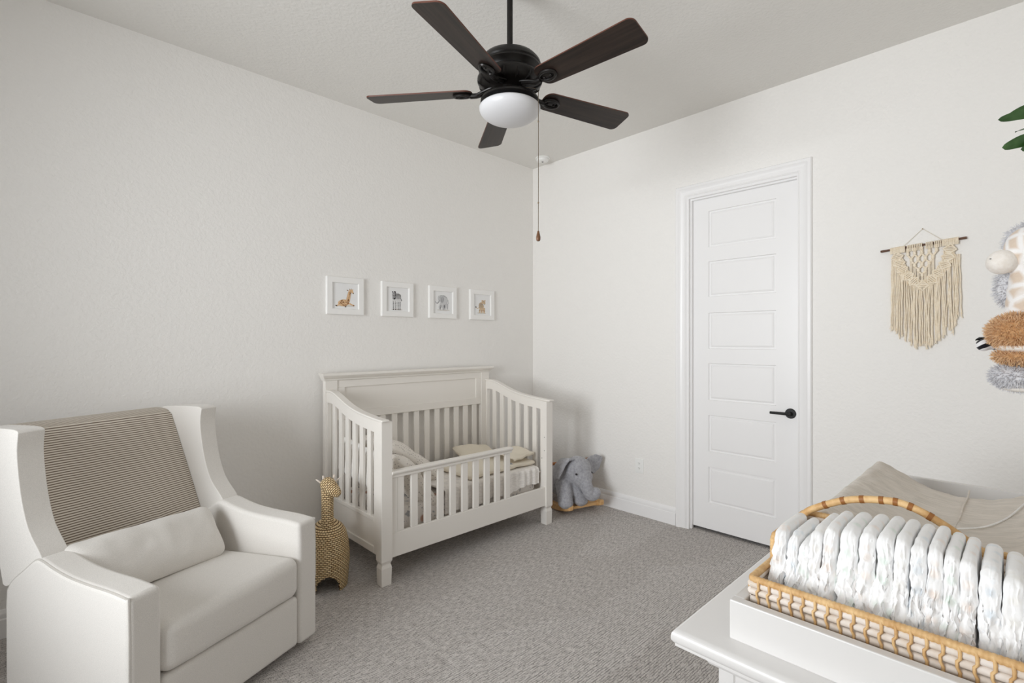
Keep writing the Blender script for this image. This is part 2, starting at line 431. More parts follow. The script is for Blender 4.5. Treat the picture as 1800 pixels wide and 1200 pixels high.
def tufts(bm, c, r, n, length, width, rot=(0, 0, 0), droop=0.3, cond=None):
    R = Euler(rot).to_matrix(); c = Vector(c)
    for _ in range(n):
        d = Vector((random.gauss(0, 1), random.gauss(0, 1), random.gauss(0, 1))).normalized()
        p = R @ Vector((d.x * r[0], d.y * r[1], d.z * r[2])) + c
        if cond and not cond(p): continue
        nn = (R @ Vector((d.x / r[0], d.y / r[1], d.z / r[2]))).normalized()
        g = (nn + Vector((random.uniform(-.6, .6), random.uniform(-.6, .6), random.uniform(-.6, .6) - droop))).normalized()
        s = g.cross(Vector((random.uniform(-1, 1), random.uniform(-1, 1), random.uniform(-1, 1)))).normalized() * width
        L = length * random.uniform(0.6, 1.2); mid = p + g * L * 0.55 + nn * L * 0.15
        a, b, m1, m2, t = [bm.verts.new(q) for q in (p - s - nn * .002, p + s - nn * .002, mid + s * .7, mid - s * .7, p + g * L)]
        bm.faces.new((a, b, m1, m2)); bm.faces.new((m2, m1, t))
def nz(x, y, z, s=1.0): return mnoise.noise(Vector((x * s, y * s, z * s)))
def smoothpath(pts, n):
    """Catmull-Rom through pts"""
    pts = [Vector(p) for p in pts]; out = []; m = len(pts)
    for i in range(m - 1):
        p0, p1, p2, p3 = pts[max(i - 1, 0)], pts[i], pts[i + 1], pts[min(i + 2, m - 1)]
        for k in range(n):
            t = k / n
            out.append(0.5 * ((2 * p1) + (p2 - p0) * t + (2 * p0 - 5 * p1 + 4 * p2 - p3) * t * t + (3 * p1 - p0 - 3 * p2 + p3) * t ** 3))
    out.append(pts[-1]); return out
def copy_tree(o, parent=None):
    c = o.copy(); COL.objects.link(c)
    if parent: c.parent = parent
    for ch in list(o.children): copy_tree(ch, c)
    return c

# ================================================================== THE SETTING
def struct(name, bm, mat, parent=None, **kw):
    o = obj(name, bm, mat, parent, **kw)
    if not parent: o['kind'] = 'structure'
    return o
bm = BM(); box(bm, WX0 - 0.15, WX1 + 0.5, WY0 - 0.15, WY1 + 0.15, -0.1, 0); struct('floor', bm, M['carpet'], smooth=False)
bm = BM(); box(bm, WX0 - 0.15, WX1 + 0.5, WY0 - 0.15, WY1 + 0.15, CEIL, CEIL + 0.1); struct('ceiling', bm, M['ceiling'], smooth=False)
bm = BM(); box(bm, WX0 - 0.15, WX1 + 0.14, WY1, WY1 + 0.12, 0, CEIL); struct('wall_north', bm, M['wall'], smooth=False)
bm = BM(); box(bm, WX0 - 0.15, WX1 + 0.14, WY0 - 0.12, WY0, 0, CEIL); struct('wall_south', bm, M['wall'], smooth=False)
DY0, DY1, DZ = 1.018, 1.766, 2.452          # door opening
bm = BM(); box(bm, WX1, WX1 + 0.14, WY0, DY0, 0, CEIL); box(bm, WX1, WX1 + 0.14, DY1, WY1, 0, CEIL); box(bm, WX1, WX1 + 0.14, DY0, DY1, DZ, CEIL)
struct('wall_east', bm, M['wall'], smooth=False)
w = WIN
bm = BM(); X0, X1 = WX0 - 0.14, WX0
box(bm, X0, X1, WY0, w['y0'], 0, CEIL); box(bm, X0, X1, w['y1'], WY1, 0, CEIL)
box(bm, X0, X1, w['y0'], w['y1'], 0, w['z0']); box(bm, X0, X1, w['y0'], w['y1'], w['z1'], CEIL)
struct('wall_west', bm, M['wall'], smooth=False)
# window in the west wall
bm = BM(); d = 0.045
for (a, b, c, e) in ((w['y0'], w['y0'] + d, w['z0'], w['z1']), (w['y1'] - d, w['y1'], w['z0'], w['z1']),
                     (w['y0'] + d, w['y1'] - d, w['z0'], w['z0'] + d), (w['y0'] + d, w['y1'] - d, w['z1'] - d, w['z1'])):
    box(bm, X0 + 0.01, X0 + 0.05, a, b, c, e)
box(bm, X0 + 0.012, X0 + 0.045, w['y0'] + d, w['y1'] - d, 1.56, 1.60)
wf = struct('window_1', bm, M['trim'], smooth=False)
bm = BM(); box(bm, X0 + 0.026, X0 + 0.030, w['y0'] + d, w['y1'] - d, w['z0'] + d, 1.56); box(bm, X0 + 0.026, X0 + 0.030, w['y0'] + d, w['y1'] - d, 1.60, w['z1'] - d)
G = NT('window_glass').base((1, 1, 1, 1), 0.0); G.b.inputs['Transmission Weight'].default_value = 1.0; G.b.inputs['IOR'].default_value = 1.45
obj('pane', bm, G.m, wf, smooth=False)
bm = BM(); box(bm, WX0 - 0.005, WX0 + 0.03, w['y0'] - 0.05, w['y1'] + 0.05, w['z0'] - 0.028, w['z0']); obj('sill', bm, M['trim'], wf, smooth=False, bevel=(0.005, 2))
# skirting boards: profile (offset from wall, z)
SK = [(0, 0), (0.016, 0), (0.016, 0.088), (0.012, 0.093), (0.013, 0.100), (0.0135, 0.112), (0.010, 0.120), (0.006, 0.127), (0.003, 0.131), (0, 0.132)]
bm = BM(); prism(bm, [(WY1 - p[0], p[1]) for p in SK], 'x', WX0, WX1); struct('baseboard_north', bm, M['trim'], angle=30)
bm = BM(); prism(bm, [(WX1 - p[0], p[1]) for p in SK], 'y', DY1 + 0.082, WY1 - 0.012)
prism(bm, [(WX1 - p[0], p[1]) for p in SK], 'y', WY0, DY0 - 0.082); struct('baseboard_east', bm, M['trim'], angle=30)
bm = BM(); prism(bm, [(WX0 + p[0], p[1]) for p in SK], 'y', WY0, WY1 - 0.012); struct('baseboard_west', bm, M['trim'], angle=30)
# door casing: mitred profile swept round the opening
CP = [(0.0, 0.010), (0.006, 0.014), (0.012, 0.011), (0.030, 0.012), (0.040, 0.016), (0.052, 0.020), (0.058, 0.024), (0.074, 0.024), (0.079, 0.018), (0.080, 0.0), (0.0, 0.0)]
bm = BM(); rows = []
for (sy, z, top) in ((1, 0, 0), (1, DZ, 1), (-1, DZ, 1), (-1, 0, 0)):
    base = DY1 if sy > 0 else DY0
    rows.append([bm.verts.new((WX1 - p[1], base + sy * p[0], z + (p[0] if top else 0))) for p in CP])
for a, b in zip(rows[:-1], rows[1:]):
    for i in range(len(CP)): bm.faces.new((a[i], a[(i + 1) % len(CP)], b[(i + 1) % len(CP)], b[i]))
struct('trim_1', bm, M['trim'], angle=25)
# jamb and stop
bm = BM()
for (a, b) in ((DY1 - 0.019, DY1), (DY0, DY0 + 0.006)): box(bm, WX1 - 0.006, WX1 + 0.14, a, b, 0, DZ)
box(bm, WX1 - 0.006, WX1 + 0.14, DY0 + 0.006, DY1 - 0.019, DZ - 0.017, DZ)
box(bm, WX1 + 0.020, WX1 + 0.046, DY1 - 0.029, DY1 - 0.019, 0, DZ - 0.017); box(bm, WX1 + 0.020, WX1 + 0.046, DY0 + 0.006, DY1 - 0.029, DZ - 0.028, DZ - 0.017)
struct('trim_2', bm, M['trim'], smooth=False)
bm = BM(); box(bm, WX1 + 0.16, WX1 + 0.2, DY0 - 0.1, DY1 + 0.1, 0, DZ + 0.1); struct('door_shade_board', bm, M['dark'], smooth=False)  # added board behind the door, coloured near-black to stand for the unlit gap
# six-panel door slab with moulded panels
def door():
    bm = BM(); xf = WX1 + 0.048; y0, y1, z0, z1 = DY0 + 0.009, DY1 - 0.022, 0.022, DZ - 0.02
    pz = [(0.212, 0.474), (0.584, 0.850), (0.958, 1.226), (1.330, 1.592), (1.708, 1.966), (2.068, 2.332)]
    py0, py1 = 1.165, 1.622
    def q(a, b, c, e, x): bm.faces.new([bm.verts.new(p) for p in ((x, a, c), (x, b, c), (x, b, e), (x, a, e))])
    q(y0, py0, z0, z1, xf); q(py1, y1, z0, z1, xf)
    zz = z0
    for (a, b) in pz: q(py0, py1, zz, a, xf); zz = b
    q(py0, py1, zz, z1, xf)
    for (a, b) in pz:
        rings = []
        for (i, dx) in ((0, 0), (0.003, 0.009), (0.012, 0.012), (0.018, 0.006), (0.026, 0.003)):
            rings.append([bm.verts.new(p) for p in ((xf + dx, py0 + i, a + i), (xf + dx, py1 - i, a + i), (xf + dx, py1 - i, b - i), (xf + dx, py0 + i, b - i))])
        for r0, r1 in zip(rings[:-1], rings[1:]):
            for k in range(4): bm.faces.new((r0[k], r0[(k + 1) % 4], r1[(k + 1) % 4], r1[k]))
        bm.faces.new(rings[-1])
    box(bm, xf + 0.010, xf + 0.036, y0, y1, z0, z1)
    for (a, b, c, e) in ((y0, y0, z0, z1), (y1, y1, z0, z1)):
        bm.faces.new([bm.verts.new(p) for p in ((xf, a, z0), (xf + 0.036, a, z0), (xf + 0.036, a, z1), (xf, a, z1))])
    for z in (z0, z1): bm.faces.new([bm.verts.new(p) for p in ((xf, y0, z), (xf + 0.036, y0, z), (xf + 0.036, y1, z), (xf, y1, z))])
    bmesh.ops.remove_doubles(bm, verts=bm.verts, dist=1e-5)
    o = struct('door_1', bm, M['door'], smooth=False)
    hy, hz = 1.077, 0.917
    b2 = BM(); tube(b2, [(xf, hy, hz), (xf - 0.004, hy, hz), (xf - 0.008, hy, hz)], [0.033, 0.033, 0.030], 32)
    ro = obj('handle_rose', b2, M['black'], o); ro['label'] = 'round matte black handle rose'
    b2 = BM(); tube(b2, [(xf - 0.006, hy, hz), (xf - 0.045, hy, hz)], [0.013, 0.012], 18)
    tube(b2, [(xf - 0.042, hy - 0.012, hz), (xf - 0.042, hy + 0.03, hz), (xf - 0.042, hy + 0.112, hz)], [0.011, 0.0095, 0.0085], 16)
    le = obj('lever', b2, M['black'], o); le['label'] = 'matte black lever'
door()

# ================================================================== CEILING FAN
def fan():
    t = thing('ceiling_fan', 'dark bronze five-blade ceiling fan with a frosted white bowl light', 'ceiling fan', (1.584, 1.656, 0), 0)
    P = lambda n, b, m, **k: obj(n, b, m, t, **k)
    bm = BM(); lathe(bm, [(0, CEIL), (0.070, CEIL), (0.072, CEIL - 0.02), (0.060, CEIL - 0.055), (0.030, CEIL - 0.075), (0, CEIL - 0.078)], 32); P('canopy', bm, M['bronze'])
    bm = BM(); tube(bm, [(0, 0, CEIL - 0.07), (0, 0, 2.715)], 0.0135, 18); P('downrod', bm, M['bronze'])
    bm = BM(); lathe(bm, [(0, 2.722), (0.026, 2.722), (0.030, 2.704), (0.060, 2.700), (0.096, 2.692), (0.124, 2.677), (0.140, 2.658), (0.144, 2.644), (0.140, 2.638), (0.144, 2.633), (0.144, 2.627), (0.139, 2.623),
                          (0.128, 2.612), (0.124, 2.604), (0.140, 2.596), (0.149, 2.584), (0.149, 2.574), (0.142, 2.560), (0.126, 2.549), (0.104, 2.543), (0.078, 2.541), (0.072, 2.536), (0, 2.536)], 48)
    P('motor_housing', bm, M['bronze'], angle=40)
    for k in range(15):                                                # cast ribs round the lower bell
        a = 2 * PI * k / 15; bm = BM()
        tube(bm, [(r_ * math.cos(a), r_ * math.sin(a), z_) for r_, z_ in ((0.148, 2.572), (0.142, 2.559), (0.126, 2.548), (0.106, 2.542))], [0.002, 0.004, 0.004, 0.002], 6)
        P('housing_rib', bm, M['bronze'])
    bm = BM(); lathe(bm, [(0, 2.540), (0.058, 2.540), (0.058, 2.524), (0.066, 2.524), (0.066, 2.514), (0, 2.514)], 36); P('switch_housing', bm, M['bronze'])
    bm = BM(); lathe(bm, [(0, 2.518), (0.072, 2.518), (0.100, 2.510), (0.124, 2.499), (0.134, 2.488), (0.1345, 2.480), (0.126, 2.480), (0, 2.484)], 48); fi = P('light_fitter', bm, M['bronze'])
    for a in (0.6, 2.7, 4.8):
        bm = BM(); c = (0.138 * math.cos(a), 0.138 * math.sin(a), 2.487); tube(bm, [c, (c[0] * 1.12, c[1] * 1.12, 2.487)], 0.005, 8)
        obj('thumb_screw', bm, M['bronze'], fi)
    bm = BM(); prof = [(0.120, 2.486), (0.130, 2.482)]
    for i in range(19):
        a = math.radians(62 - i * (152 / 18)); prof.append((0.1405 * math.cos(a) if i < 18 else 0.0, 2.452 + (0.032 if a > 0 else 0.066) * math.sin(a)))
    prof[-1] = (0.0, prof[-1][1] - 0.0); lathe(bm, prof, 48); b = P('glass_bowl', bm, M['bowl'], angle=60); b['label'] = 'frosted white glass bowl'
    # one blade along +x then copies
    R0, R1 = 0.175, 0.668; pitch = math.radians(-13)
    def blade():
        bm = BM(); out = []
        wr, wt = 0.058, 0.070
        def corner(cx, cy, r, a0, a1, n=7): return [(cx + r * math.cos(a0 + (a1 - a0) * i / n), cy + r * math.sin(a0 + (a1 - a0) * i / n)) for i in range(n + 1)]
        out += corner(R1 - 0.028, wt - 0.028, 0.028, PI / 2, 0) + corner(R1 - 0.028, -wt + 0.028, 0.028, 0, -PI / 2)
        out += corner(R0 + 0.04, -wr + 0.04, 0.04, -PI / 2, -PI, 8) + corner(R0 + 0.04, wr - 0.04, 0.04, PI, PI / 2, 8)
        prism(bm, out, 'z', -0.003, 0.003)
        bm.normal_update()
        for f in bm.faces: f.material_index = 0 if abs(f.normal.z) > 0.5 else 1
        bm.transform(Matrix.Translation((0, 0, 2.533)) @ Matrix.Rotation(pitch, 4, 'X'))
        return obj('blade', bm, [M['blade'], M['blade_edge']], t, smooth=False)
    def iron():
        bm = BM(); rot = Matrix.Rotation(pitch, 4, 'X')
        tube(bm, smoothpath([(0.080, 0, 2.545), (0.118, 0, 2.534), (0.150, 0, 2.522), (0.185, 0, 2.521)], 6), [0.012] * 19, 10)
        tube(bm, smoothpath([(0.080, 0.022, 2.545), (0.120, 0.012, 2.535), (0.165, 0.004, 2.521)], 6), 0.006, 8)
        tube(bm, smoothpath([(0.080, -0.022, 2.545), (0.120, -0.012, 2.535), (0.165, -0.004, 2.521)], 6), 0.006, 8)
        loop = [Vector((0.222 + 0.040 * math.cos(a), 0.026 * math.sin(a), -0.009)) for a in [2 * PI * i / 24 for i in range(24)]]
        tube(bm, [rot @ p + Vector((0, 0, 2.533)) for p in loop], 0.0075, 8, closed=True)
        b3 = bmesh.ops.create_uvsphere(bm, u_segments=14, v_segments=8, radius=1, matrix=Matrix.Translation((0.222, 0, 2.527)) @ rot @ Matrix.Diagonal((0.034, 0.020, 0.005, 1)))
        for px in (0.205, 0.240):
            blob(bm, (px, 0, 2.521), (0.006, 0.006, 0.005), seg=10, rings=6)
        return obj('blade_iron', bm, M['bronze'], t)
    b0 = blade(); i0 = iron(); th = math.radians(128.8)
    b0.rotation_euler.z = th; i0.rotation_euler.z = th
    for k in range(1, 5):
        for s in (b0, i0):
            c = s.copy(); COL.objects.link(c); c.parent = t; c.rotation_euler.z = th + k * 2 * PI / 5
    # pull chain hangs from the right of the switch housing
    cx, cy = 0.025, -0.094
    bm = BM(); tube(bm, smoothpath([(cx * .62, cy * .62, 2.530), (cx * .9, cy * .9, 2.527), (cx * 1.46, cy * 1.46, 2.50), (cx * 1.52, cy * 1.52, 2.42), (cx * 1.52, cy * 1.52, 1.875)], 6), 0.0013, 6)
    for z in (2.36, 2.0): blob(bm, (cx * 1.52, cy * 1.52, z), (0.0036, 0.0036, 0.005), seg=8, rings=6)
    ch = P('pull_chain', bm, M['chain'])
    bm = BM(); lathe(bm, [(0, 0.048), (0.004, 0.046), (0.006, 0.036), (0.0095, 0.020), (0.0095, 0.010), (0.007, 0.002), (0, 0)], 16, (cx * 1.52, cy * 1.52, 1.829)); f = obj('chain_fob', bm, M['fob'], ch); f['label'] = 'brown wooden drop pull'
fan()

# smoke detector
t = thing('smoke_detector', 'round white smoke detector on the ceiling near the corner', 'smoke detector', (3.352, 3.075, CEIL))
bm = BM(); lathe(bm, [(0, 0), (0.066, 0), (0.068, -0.006), (0.062, -0.012), (0, -0.012)], 40); obj('base', bm, M['plastic'], t)
bm = BM(); lathe(bm, [(0, -0.010), (0.053, -0.010), (0.055, -0.020), (0.051, -0.030), (0.040, -0.036), (0.012, -0.037), (0.010, -0.034), (0, -0.034)], 40); obj('cover', bm, M['plastic'], t)
bm = BM(); lathe(bm, [(0, -0.033), (0.008, -0.033), (0.008, -0.0385), (0, -0.0395)], 14); obj('test_button', bm, M['slot'], t)

# wall outlet
t = thing('wall_outlet', 'white double wall outlet low on the wall left of the door', 'outlet', (WX1, 2.163, 0.391))
bm = BM(); rbox(bm, (-0.003, 0, 0), (0.003, 0.037, 0.058), 0.0028, (1, 2, 2)); obj('cover_plate', bm, M['plastic'], t)
for s in (-1, 1):
    bm = BM(); prism(bm, [(0.017 * math.cos(a) , max(-0.0125, min(0.0125, 0.017 * math.sin(a))) + s * 0.0195) for a in [2 * PI * i / 28 for i in range(28)]], 'x', -0.0078, -0.004); k = obj('socket', bm, M['plastic'], t, angle=30)
    bm = BM()
    for yy in (-0.0065, 0.0065): box(bm, -0.0083, -0.0076, yy - 0.0011, yy + 0.0011, s * 0.0195 - 0.001, s * 0.0195 + 0.007)
    tube(bm, [(-0.0076, 0, s * 0.0195 - 0.007), (-0.0083, 0, s * 0.0195 - 0.007)], 0.0024, 10); obj('slots', bm, M['slot'], k, smooth=False)

# ================================================================== FRAMED ANIMAL PRINTS
def art_mats():
    d = {}
    for n, c in (('tan', (226, 190, 150)), ('brown', (132, 86, 56)), ('black', (44, 40, 42)), ('grey', (184, 184, 186)), ('lgrey', (206, 206, 207)),
                 ('dgrey', (122, 122, 125)), ('white', (232, 230, 228)), ('zgrey', (218, 217, 217)), ('orange', (214, 190, 160)), ('shadow', (214, 210, 204))):
        d[n] = simple('ink_' + n, c, 0.8, 0.1)
    return d
AM = art_mats(); AN = list(AM)
def ell(cx, cy, rx, ry, rot=0, n=18):
    c, s = math.cos(rot), math.sin(rot)
    return [(cx + rx * math.cos(a) * c - ry * math.sin(a) * s, cy + rx * math.cos(a) * s + ry * math.sin(a) * c) for a in [2 * PI * i / n for i in range(n)]]
def stroke(pts, w0, w1=None):
    w1 = w0 if w1 is None else w1; L, R = [], []; n = len(pts)
    for i, p in enumerate(pts):
        a = pts[max(i - 1, 0)]; b = pts[min(i + 1, n - 1)]; dx, dy = b[0] - a[0], b[1] - a[1]; l = math.hypot(dx, dy) or 1
        w_ = (w0 + (w1 - w0) * i / (n - 1)) / 2; L.append((p[0] - dy / l * w_, p[1] + dx / l * w_)); R.append((p[0] + dy / l * w_, p[1] - dx / l * w_))
    return L + R[::-1]
def picture(x0, animal, shapes, cx, cy, k):
    """shapes: list of (colour, outline in photo-crop units); (cx,cy) its centre, k metres per unit"""
    zc = 1.702; hw, hh = 0.136, 0.130; op = 0.094
    t = thing('picture_frame', 'small white frame holding a watercolour print of %s' % animal, 'picture', (x0 + hw, WY1, zc), 0, 'framed animal prints above the crib')
    bm = BM(); rings = []
    for (i, dd) in ((0, 0.0), (0, 0.019), (0.002, 0.021), (0.038, 0.021), (0.0405, 0.018), (0.0405, 0.008)):
        rings.append([bm.verts.new((sx * (hw - i), -dd, sz * (hh - i))) for sx, sz in ((-1, -1), (1, -1), (1, 1), (-1, 1))])
    for a, b in zip(rings[:-1], rings[1:]):
        for q in range(4): bm.faces.new((a[q], a[(q + 1) % 4], b[(q + 1) % 4], b[q]))
    bm.faces.new(rings[0][::-1]); bm.faces.new(rings[-1]); obj('frame', bm, M['frame'], t, smooth=False)
    bm = BM(); box(bm, -0.096, 0.096, -0.0092, -0.0082, -0.0905, 0.0905); pr = obj('print', bm, M['paper'], t, smooth=False)
    bm = BM()
    for i, (c, pts) in enumerate(shapes):
        y = -0.0094 - 0.00003 * i
        vs = [bm.verts.new(((p[0] - cx) * k, y, -(p[1] - cy) * k)) for p in pts]
        try: f = bm.faces.new(vs); f.material_index = AN.index(c)
        except Exception: pass
    bmesh.ops.triangulate(bm, faces=bm.faces)
    me_o = obj('drawing', bm, [AM[n] for n in AN], pr, smooth=False); me_o['label'] = 'watercolour drawing of %s' % animal
rr = random.Random(3)
# resting giraffe
S = [('shadow', ell(255, 372, 95, 9)), ('tan', ell(243, 345, 58, 33, -0.1)), ('tan', stroke([(285, 330), (296, 285), (303, 240), (312, 222)], 40, 24)),
     ('tan', ell(322, 228, 22, 15, 0.5)), ('tan', ell(338, 244, 11, 8, 0.6)), ('black', ell(342, 248, 6, 5)), ('brown', ell(283, 222, 9, 4, 0.3)), ('tan', ell(335, 214, 8, 4, -0.5)),
     ('brown', stroke([(306, 218), (302, 206)], 5)), ('brown', stroke([(318, 214), (320, 203)], 5)), ('black', ell(316, 226, 3, 3)), ('tan', stroke([(210, 358), (180, 372), (165, 375)], 16, 8)), ('black', ell(170, 375, 11, 5, 0.3)),
     ('tan', stroke([(300, 350), (330, 362), (352, 366)], 16, 9)), ('brown', ell(345, 368, 9, 5)), ('tan', stroke([(245, 365), (262, 380)], 14)), ('black', ell(262, 382, 9, 5))]
for _ in range(46):
    a, q = rr.uniform(0, 2 * PI), math.sqrt(rr.random()); S.append(('brown', ell(243 + 52 * q * math.cos(a), 345 + 27 * q * math.sin(a), rr.uniform(2.5, 5), rr.uniform(2, 4), rr.random() * 3, 7)))
for _ in range(24):
    v = rr.random(); S.append(('brown', ell(288 + 20 * v + rr.uniform(-11, 11) * (1 - .4 * v), 330 - 95 * v, rr.uniform(2.5, 4.5), rr.uniform(2, 3.5), rr.random() * 3, 7)))
picture(1.453, 'a resting giraffe', S, 259, 279, 0.000725)
# standing zebra
S = [('shadow', ell(770, 405, 60, 6)), ('zgrey', ell(778, 288, 36, 36)), ('zgrey', stroke([(750, 300), (744, 330)], 40, 34)), ('zgrey', ell(740, 275, 20, 36)), ('lgrey', ell(743, 300, 12, 14)), ('black', ell(744, 308, 9, 7))]
for x in (733, 757, 782, 802): S.append(('zgrey', stroke([(x, 312), (x - 1, 365), (x, 402)], 16, 9))); S.append(('black', ell(x, 405, 6, 5)))
for i in range(9): S.append(('black', stroke([(750 + i * 7, 258 + abs(i - 4) * 2), (754 + i * 7, 280), (750 + i * 7, 312 - abs(i - 4) * 2)], 4.2, 2)))
for i in range(7): S.append(('black', stroke([(722, 252 + i * 9), (740, 258 + i * 9), (758, 250 + i * 9)], 3.6)))
for x in (733, 757, 782, 802):
    for i in range(5): S.append(('black', stroke([(x - 6, 338 + i * 13), (x + 6, 341 + i * 13)], 4.5)))
S += [('black', stroke([(728, 250), (720, 238)], 9, 4)), ('black', stroke([(750, 248), (752, 236)], 9, 4)), ('dgrey', stroke([(808, 300), (820, 325)], 4, 9)), ('black', ell(732, 276, 3, 3)), ('black', ell(748, 276, 3, 3)), ('black', stroke([(740, 240), (760, 262)], 8, 4))]
picture(1.869, 'a standing zebra', S, 775, 313, 0.00082)
# walking elephant
S = [('shadow', ell(1235, 405, 70, 6)), ('lgrey', ell(1238, 315, 45, 42)), ('lgrey', ell(1210, 305, 28, 32)), ('grey', ell(1222, 312, 18, 30, 0.2)), ('lgrey', ell(1188, 300, 14, 22)),
     ('grey', stroke([(1192, 315), (1182, 338), (1168, 348), (1154, 342), (1148, 330)], 14, 5))]
for (x, y) in ((1195, 402), (1232, 408), (1250, 400), (1278, 398)): S.append(('lgrey', stroke([(1210 + (x - 1195) * .8, 345), (x - 2, 380), (x, y)], 24, 15)))
for (a, b) in (((1205, 360), (1190, 398)), ((1228, 355), (1236, 404)), ((1252, 350), (1246, 396)), ((1272, 330), (1280, 392)), ((1200, 282), (1232, 275)), ((1232, 275), (1272, 296)), ((1205, 290), (1212, 335)), ((1236, 300), (1228, 338)), ((1160, 346), (1178, 340))):
    S.append(('dgrey', stroke([a, b], 3, 2)))
S += [('dgrey', ell(1246, 372, 7, 14)), ('black', ell(1193, 298, 2.5, 2.5)), ('dgrey', stroke([(1282, 310), (1290, 345)], 3, 3)), ('white', stroke([(1186, 325), (1172, 330)], 4, 2))]
picture(2.290, 'a walking elephant', S, 1227, 337, 0.00092)
# bear-like cub, walking
S = [('shadow', ell(1610, 432, 50, 6)), ('orange', ell(1607, 370, 30, 32)), ('orange', ell(1630, 345, 24, 24)), ('orange', ell(1616, 325, 7, 7)), ('orange', ell(1648, 324, 7, 7)), ('white', ell(1638, 358, 11, 9)), ('black', ell(1641, 353, 4, 3)),
     ('black', ell(1626, 341, 2.5, 2.5)), ('black', ell(1644, 340, 2.5, 2.5)), ('orange', stroke([(1585, 385), (1560, 395), (1548, 384)], 6, 5)), ('black', ell(1547, 382, 5, 6))]
for (x, y) in ((1586, 430), (1606, 432), (1625, 428), (1642, 432)): S.append(('orange', stroke([(1595 + (x - 1586) * .8, 385), (x, y)], 17, 12)))
for i in range(6): S.append(('dgrey', stroke([(1584 + i * 8, 345 + abs(i - 2) * 3), (1588 + i * 8, 365), (1583 + i * 8, 388)], 3.5, 1.5)))
for i in range(3): S.append(('dgrey', stroke([(1622 + i * 7, 326), (1624 + i * 6, 334)], 3, 2)))
for (x, y) in ((1586, 408), (1606, 412), (1625, 408), (1642, 412)): S.append(('brown', stroke([(x - 7, y), (x + 7, y + 2)], 3.5)))
picture(2.710, 'a walking striped cub', S, 1613, 362, 0.00102)

